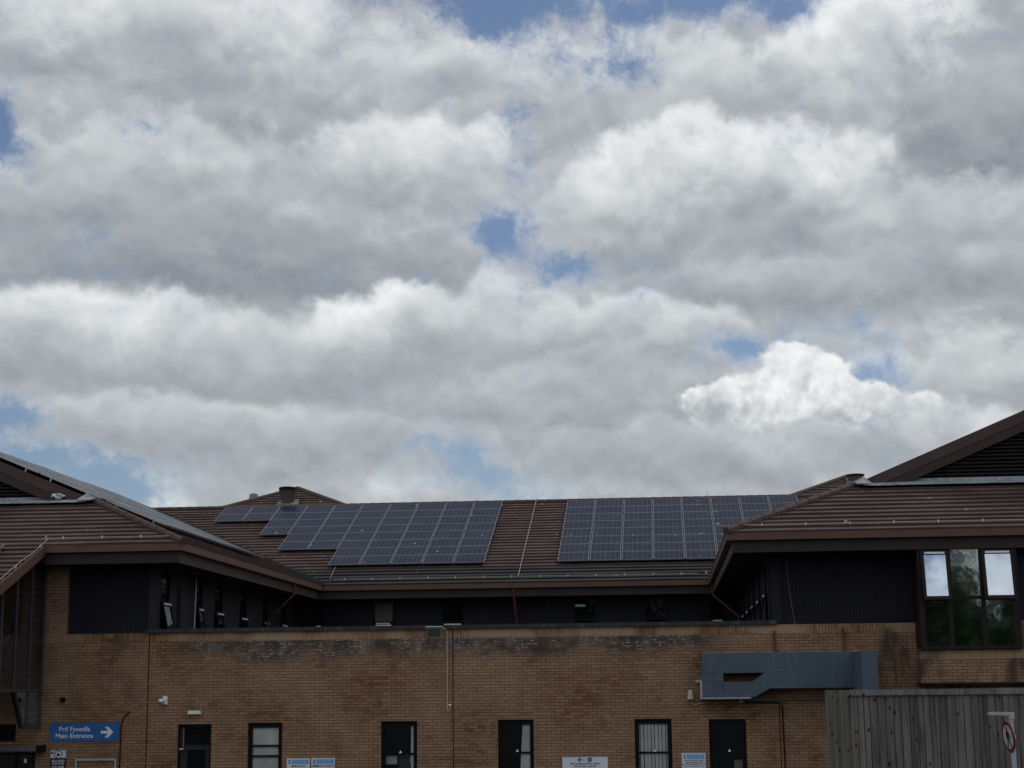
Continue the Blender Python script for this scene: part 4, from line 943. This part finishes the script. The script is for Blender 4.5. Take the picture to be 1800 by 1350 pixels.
MB().extr([(-5.80, YW-.426, 4.37), (-5.46, YW-.426, 4.37), (-5.49, YW-.37, 4.17), (-5.78, YW-.37, 4.17)], (0, .005, 0)).build('lens', plain('floodlight_glass', (.07, .065, .055), .2, .2, 4), s)
MB().box(-5.83, -5.43, YW-.44, YW-.28, 4.405, 4.42).build('visor', M['white'], s)
MB().box(-5.66, -5.58, YW-.29, YW-.002, 4.22, 4.30).build('bracket', M['galv'], s)
s = empty('conduit', (-5.40, YW, 2.37), 'white conduit looping from the floodlight down the brick to a hook', 'conduit')
pth = [(-5.45, YW-.25, 4.36), (-5.40, YW-.16, 4.37), (-5.365, YW-.06, 4.31), (-5.36, YW-.025, 4.2), (-5.36, YW-.025, 2.46), (-5.355, YW-.025, 2.40), (-5.33, YW-.025, 2.37), (-5.30, YW-.025, 2.40), (-5.295, YW-.025, 2.5)]
MB().tube(pth, .013, 8).build('pipe', M['beige'], s, smooth=True); MB().box(-5.325, -5.26, YW-.05, YW-.002, 2.50, 2.54).build('clip', M['wtrim'], s)
s = empty('cable', (-13.56, YW, .5), 'black cable curving up the brick right of the blue sign', 'cable')
MB().tube([(-13.58, YW-.02, .2), (-13.57, YW-.02, 1.4), (-13.565, YW-.02, 2.10), (-13.53, YW-.02, 2.24), (-13.46, YW-.02, 2.34), (-13.34, YW-.02, 2.43)], .016, 7).build('sheath', M['black'], s, smooth=True)
s = empty('hanging_cable', (3.1, YW, 4.33), 'pale loose cable hanging down the ribbed cladding of the right wing', 'cable')
MB().tube([(3.03, YW+.06, 5.92), (3.05, YW+.05, 5.4), (3.10, YW+.04, 4.9), (3.17, YW+.04, 4.42), (3.18, YW+.05, 4.36)], .014, 6).build('sheath', plain('old_cable', (.10, .075, .068), .6, .3, 6), s, smooth=True)
MB().tube([(3.05, YW+.05, 4.5), (3.09, YW+.04, 4.42), (3.17, YW+.03, 4.37)], .011, 6).build('branch', M['rust'], s)
s = empty('alarm_sounder', (.59, YW, 2.60), 'old cream bottle-shaped sounder on the brick left of the duct', 'alarm')
MB().tube([(.59, YW-.09, 2.60), (.59, YW-.09, 2.63), (.59, YW-.09, 2.72), (.59, YW-.09, 2.79), (.59, YW-.09, 2.82)], [.085, .08, .068, .062, .03], 12).build('housing', M['beige'], s, smooth=True)
MB().box(.55, .63, YW-.06, YW-.002, 2.64, 2.74).build('bracket', M['beige'], s)
MB().tube([(.59, YW-.05, 2.60), (.62, YW-.03, 2.50), (.70, YW-.03, 2.47), (.95, YW-.03, 2.52)], .012, 6).build('lead', M['beige'], s, smooth=True)
s = empty('overflow_pipe', (.78, YW, 2.99), 'short pale pipe stub sticking out left of the duct', 'pipe')
MB().box(.72, .88, YW-.12, YW-.002, 3.00, 3.05).build('stub', M['galv'], s); MB().box(.84, .89, YW-.125, YW-.002, 2.98, 3.07).build('collar', M['galv'], s)
s = empty('pipe_run', (2.2, YW, 2.5), 'thin grey pipe running level under the duct towards the fence', 'pipe')
MB().tube([(1.83, YW-.05, 2.545), (3.9, YW-.05, 2.56)], .016, 8).build('tube', M['galv'] if False else plain('dull_pipe', (.12, .11, .10), .5, .3, 5), s)
MB().tube([(1.81, YW-.06, 2.545), (1.81, YW-.02, 2.545)], .045, 12).build('end_fitting', M['beige'], s)
s = empty('cable', (2.78, YW, .3), 'black cable bent down the brick below the duct', 'cable')
MB().tube([(1.9, YW-.025, 2.51), (2.68, YW-.025, 2.50), (2.75, YW-.025, 2.47), (2.78, YW-.025, 2.38), (2.79, YW-.025, 1.5), (2.81, YW-.025, .2)], .016, 7).build('sheath', M['black'], s, smooth=True)

# ------------------------------------------------------------------ ventilation duct
s = empty('ventilation_duct', (2.6, YW, 2.62), 'blue-grey painted metal ventilation duct on the brick, with slot and stepped end', 'duct')
d = MB(); yf = 40.5
d.box(.88, 4.45, yf, YW-.01, 3.21, 3.69)
d.box(.87, 1.38, yf+.004, YW-.01, 2.645, 3.208)
d.extr([(1.382, yf-.03, 2.64), (2.10, yf-.03, 2.64), (2.48, yf-.03, 2.84), (4.45, yf-.03, 2.84), (4.45, yf-.03, 3.207), (2.36, yf-.03, 3.207), (2.06, yf-.03, 3.0), (1.382, yf-.03, 3.0)], (0, .50, 0))
d.build('duct_body', M['duct'], s)
e = MB(); e.box(4.452, 4.80, 38.6, YW-.01, 2.3, 3.66); e.build('end_box', M['duct'], s)
MB().box(.86, 2.02, yf-.06, YW-.01, 2.60, 2.638).box(.82, .868, yf-.01, YW-.01, 2.60, 3.02).build('drip_tray', M['ductlight'], s)
sm = MB(); ys = yf-.006
for x in (1.42+1.32, 4.2): sm.box(x-.008, x+.008, ys, yf, 3.215, 3.685)
sm.box(2.40, 4.44, yf-.036, yf-.031, 3.190, 3.204); sm.box(.90, 1.37, ys+.002, yf+.003, 3.05, 3.062); sm.box(2.735, 2.750, yf-.036, yf-.031, 2.85, 3.19); sm.box(.885, 4.44, ys, yf, 3.672, 3.688)
sm.build('seam', plain('seam_blue', (.12, .155, .185), .5, .4, 6), s)
rb = MB()
for k in range(22): 
    x = 1.0+k*.155; rb.box(x-.003, x+.003, ys+.003, yf, 3.23, 3.66)
rb.build('rib', M['duct'], s)
bt = [(x, z) for x in (2.70, 2.79) for z in (3.17, 2.87, 3.26, 3.64)]+[(.93, 3.64), (.93, 2.70), (1.34, 2.70), (1.43, 2.97), (2.0, 2.68), (4.40, 3.25)]
for x, z in bt: MB().tube([(x, yf-.045, z), (x, yf-.001, z)], .011, 6).build('bolt', M['galv'], s)
MB().box(4.20, 4.30, yf-.04, yf-.034, 2.86, 3.19).build('cover_plate', plain('plate_blue', (.07, .10, .13), .5, .3, 6), s)
for x, z0_, z1_ in ((2.66, 3.70, 4.22), (4.33, 3.67, 4.28)):
    MB().box(x-.02, x+.02, YW-.06, YW-.004, z0_, z1_).box(x+.02, x+.09, YW-.06, YW-.004, z0_, z0_+.035).build('hanger', M['rust'], s)

# ------------------------------------------------------------------ timber fence
s = empty('timber_fence', (2.98, 28, 0), 'tall weathered grey board fence with flat top rail, right of the windows', 'fence')
fb = MB(); x = 3.0; rr = random.Random(4)
while x < 12:
    wd = rr.choice((.118, .124, .13, .10, .14)); y = 28+rr.uniform(0, .012)
    fb.box(x+.003, x+wd-.007, y, y+.022, 0.05, 2.70+rr.uniform(-.004, .004)); x += wd
fb.build('boards', M['wood'], s)
MB().box(3.0, 12, 28.036, 28.039, .05, 2.69).build('gap_shade', M['black'], s)  # black sheet added behind the boards, standing in for shade in the gaps
fb = MB(); a, b = Vector((2.985, 28.02, 0)), Vector((2.68, 28.62, 0)); n = 6; dv = (b-a)/n; nn = Vector((-dv.y, dv.x, 0)).normalized()*-.02
for k in range(n):
    p, q = a+dv*(k+.03), a+dv*(k+.97)
    fb.extr([p+Vector((0, 0, .05)), q+Vector((0, 0, .05)), q+Vector((0, 0, 2.70)), p+Vector((0, 0, 2.70))], -nn)
fb.build('side_boards', M['woodg'], s)
fb = MB(); xs_ = [3.0, 5.35, 7.6, 9.9, 12.1]
for k in range(4): fb.box(xs_[k]+.003, xs_[k+1]-.003, 27.965, 28.06, 2.695, 2.79+.006*(k % 2))
fb.build('top_rail', M['woodcap'], s)
MB().extr([(2.995, 27.965, 2.69), (2.66, 28.63, 2.69), (2.72, 28.70, 2.69), (2.995, 28.2, 2.69)], (0, 0, .095)).build('top_rail', M['woodg'], s)
MB().box(3.0, 12, 28.04, 28.12, 2.3, 2.4).box(3.0, 12, 28.04, 28.12, .5, .6).build('back_rail', M['wood'], s)

# ------------------------------------------------------------------ no pedestrians sign
s = empty('road_sign', (4.665, 23.4, .3), 'round red ringed sign with walking figure on grey pole by the fence', 'road sign')
MB().tube([(4.69, 23.4, .2), (4.655, 23.4, 2.38)], .032, 14).build('pole', M['galv'], s, smooth=True)
hd = Vector((4.60, 23.36, 2.14)); rotm = Matrix.Rotation(R_(-8), 4, 'Y') @ Matrix.Rotation(R_(-80), 4, 'Z')
def disc_pts(r, y, n=40): return [hd+rotm @ Vector((r*math.cos(2*math.pi*k/n), y, r*math.sin(2*math.pi*k/n))) for k in range(n)]
def flat(pts, y): return [hd+rotm @ Vector((p[0], y, p[1])) for p in pts]
yv = rotm @ Vector((0, .006, 0))
MB().extr(disc_pts(.210, 0), yv).build('plate', M['red'], s)
MB().extr(disc_pts(.160, -.004), yv*.5).build('white_face', plain('dull_white_face', (.42, .41, .42), .45, .12, 5), s)
fig = [[(.0+.022*math.cos(t*math.pi/4), .118+.024*math.sin(t*math.pi/4)) for t in range(8)],
       [(-.03, .088), (.022, .09), (.035, .06), (.03, -.005), (-.028, -.005), (-.04, .05)],
       [(-.028, -.007), (.002, -.007), (-.018, -.07), (-.05, -.14), (-.075, -.13), (-.045, -.06)],
       [(.0, -.007), (.03, -.007), (.042, -.06), (.075, -.135), (.052, -.145), (.018, -.07)],
       [(.035, .085), (.06, .03), (.095, -.005), (.082, -.02), (.042, .01), (.030, .05)], [(-.032, .085), (-.06, .03), (-.062, -.02), (-.045, -.02), (-.04, .025), (-.028, .05)]]
fm = MB()
for p in fig: fm.extr(flat(p, -.008), yv*.4)
fm.build('walking_figure', M['ink'], s)
MB().extr(flat([(.17, -.03), (.22, -.03), (.22, .03), (.17, .03)], .01), yv*2).build('bracket', M['galv'], s)
lt = MB(); lt.extr([(4.36, 23.36, 2.475), (4.36, 23.36, 2.435), (4.62, 23.36, 2.425), (4.62, 23.36, 2.385), (4.70, 23.36, 2.38), (4.70, 23.36, 2.47)], (0, .09, 0))
lt.build('lamp_arm', M['galv'], s)

# ------------------------------------------------------------------ blinds, curtains and paper inside
def blind(xs_, z0_, z1_, label, y=YW+.152, name='vertical_blind', cat='blind', wd=.085):
    o = empty(name, (xs_[0][0], y, z0_), label, cat); rr = random.Random(int(xs_[0][0]*100))
    for k, (xt, xb) in enumerate(xs_):
        a = rr.uniform(.15, .5); w2 = wd/2
        dx, dy = w2*math.cos(a), w2*math.sin(a)
        MB().poly([(xb-dx, y-dy, z0_), (xb+dx, y+dy, z0_), (xt+dx, y+dy, z1_), (xt-dx, y-dy, z1_)]).build('slat', M['blind'], o)
    MB().box(xs_[0][0]-.05, xs_[-1][0]+.05, y-.02, y+.02, z1_, z1_+.03).build('head_rail', M['blind'], o)
blind([(x, x+(.012 if 5 < k < 8 else 0)) for k, x in enumerate([-10.27+.078*i for i in range(9)]+[-9.52])], .8, 2.08, 'white vertical blind drawn across the window beside the door')
blind([(-6.24, -6.25), (-6.19, -6.19)], .8, 2.08, 'narrow pale blind gathered at right side of the window by the conduit')
blind([(-3.48, -3.56), (-3.43, -3.49), (-3.37, -3.42), (-3.32, -3.35)], .8, 2.08, 'white blind gathered to the right in the window beside smoking notice')
blind([(-.70+.088*i, -.70+.088*i+(.012 if i == 2 else 0)) for i in range(9)], .8, 2.08, 'white vertical blind with open slats, window right of the notice board', wd=.078)
o = tag(MB().box(-6.92, -6.64, YW+.20, YW+.206, 1.10, 1.30).build('paper_sheet', M['signwhite']), 'white paper sheet standing inside the window next to conduit', 'paper')
o = empty('box_shape', (-6.5, YW+.35, .8), 'dark grey box shape added for the vehicle reflected in the window next to conduit', 'box')
MB().box(-6.62, -6.28, YW+.3, YW+.5, .8, 1.33).build('body', plain('reflection_grey', (.06, .065, .075), .5, .2, 3), o); MB().box(-6.34, -6.32, YW+.29, YW+.299, 1.13, 1.26).build('pale_mark', M['wtrim'], o)  # box shape added in place of a vehicle's reflection in the glass
o = empty('box_shape', (1.75, YW+.35, .8), 'light grey carton on the sill inside the last window', 'box')
MB().box(1.60, 1.80, YW+.22, YW+.4, .8, 1.12).build('body', M['beige'] if False else plain('carton', (.30, .29, .27), .8, .2, 3), o); MB().box(1.595, 1.805, YW+.215, YW+.405, 1.12, 1.15).build('lid', plain('carton_lid', (.22, .21, .2), .8, .2, 3), o)

# ------------------------------------------------------------------ wood behind the photographer, seen in the window glass
lm, LT = newmat('leaf_green'); gg = LT.n('ShaderNodeNewGeometry').outputs['Random Per Island']
fin(LT, ramp(LT, gg, [(0, rgb(.022, .046, .013)), (.6, rgb(.045, .085, .022)), (1, rgb(.085, .13, .035))]), .6, .3)
wd = MB(); rr = random.Random(21)
def leaves(cx, cy, cz, cr, n, z0=.16, z1=.34):
    for l in range(n):
        p = Vector((rr.gauss(0, 1), rr.gauss(0, 1), rr.gauss(0, .8)))*cr*.55+Vector((cx, cy, cz))
        u = Vector((rr.gauss(0, 1), rr.gauss(0, 1), rr.gauss(0, 1))).normalized(); v = u.cross(Vector((rr.gauss(0, 1), rr.gauss(0, 1), rr.gauss(0, 1)))).normalized()
        z_ = rr.uniform(z0, z1)
        wd.poly([p-u*z_, p+v*z_*.7, p+u*z_, p-v*z_*.7], uv=[(0, 0)]*4)
for k in range(17):
    tx = -34+k*5.2+rr.uniform(-1.5, 1.5); ty = -27+rr.uniform(-4, 4); H = rr.uniform(9.0, 12.5) if k != 11 else 7.6
    wd.tube([(tx, ty, 1.0), (tx+rr.uniform(-.3, .3), ty, 1.2+H*.4), (tx+rr.uniform(-.6, .6), ty, 1.2+H*.85)], [.28, .2, .06], 7, False)
    for c in range(46):
        t = rr.uniform(.15, 1); R0 = H*.30*math.sin(math.pi*min(1, .25+t*.75))+.5; an = rr.uniform(0, 6.28); q = R0*math.sqrt(rr.random())
        leaves(tx+q*math.cos(an), ty+q*math.sin(an), 1.2+H*t, rr.uniform(.6, 1.3), 34)
for k in range(950):
    leaves(rr.uniform(-38, 46), -31+rr.uniform(-2, 2), rr.uniform(1.5, 9.0), 1.3, 40, .28, .55)
tag(wd.build('woodland', lm), kind='stuff')
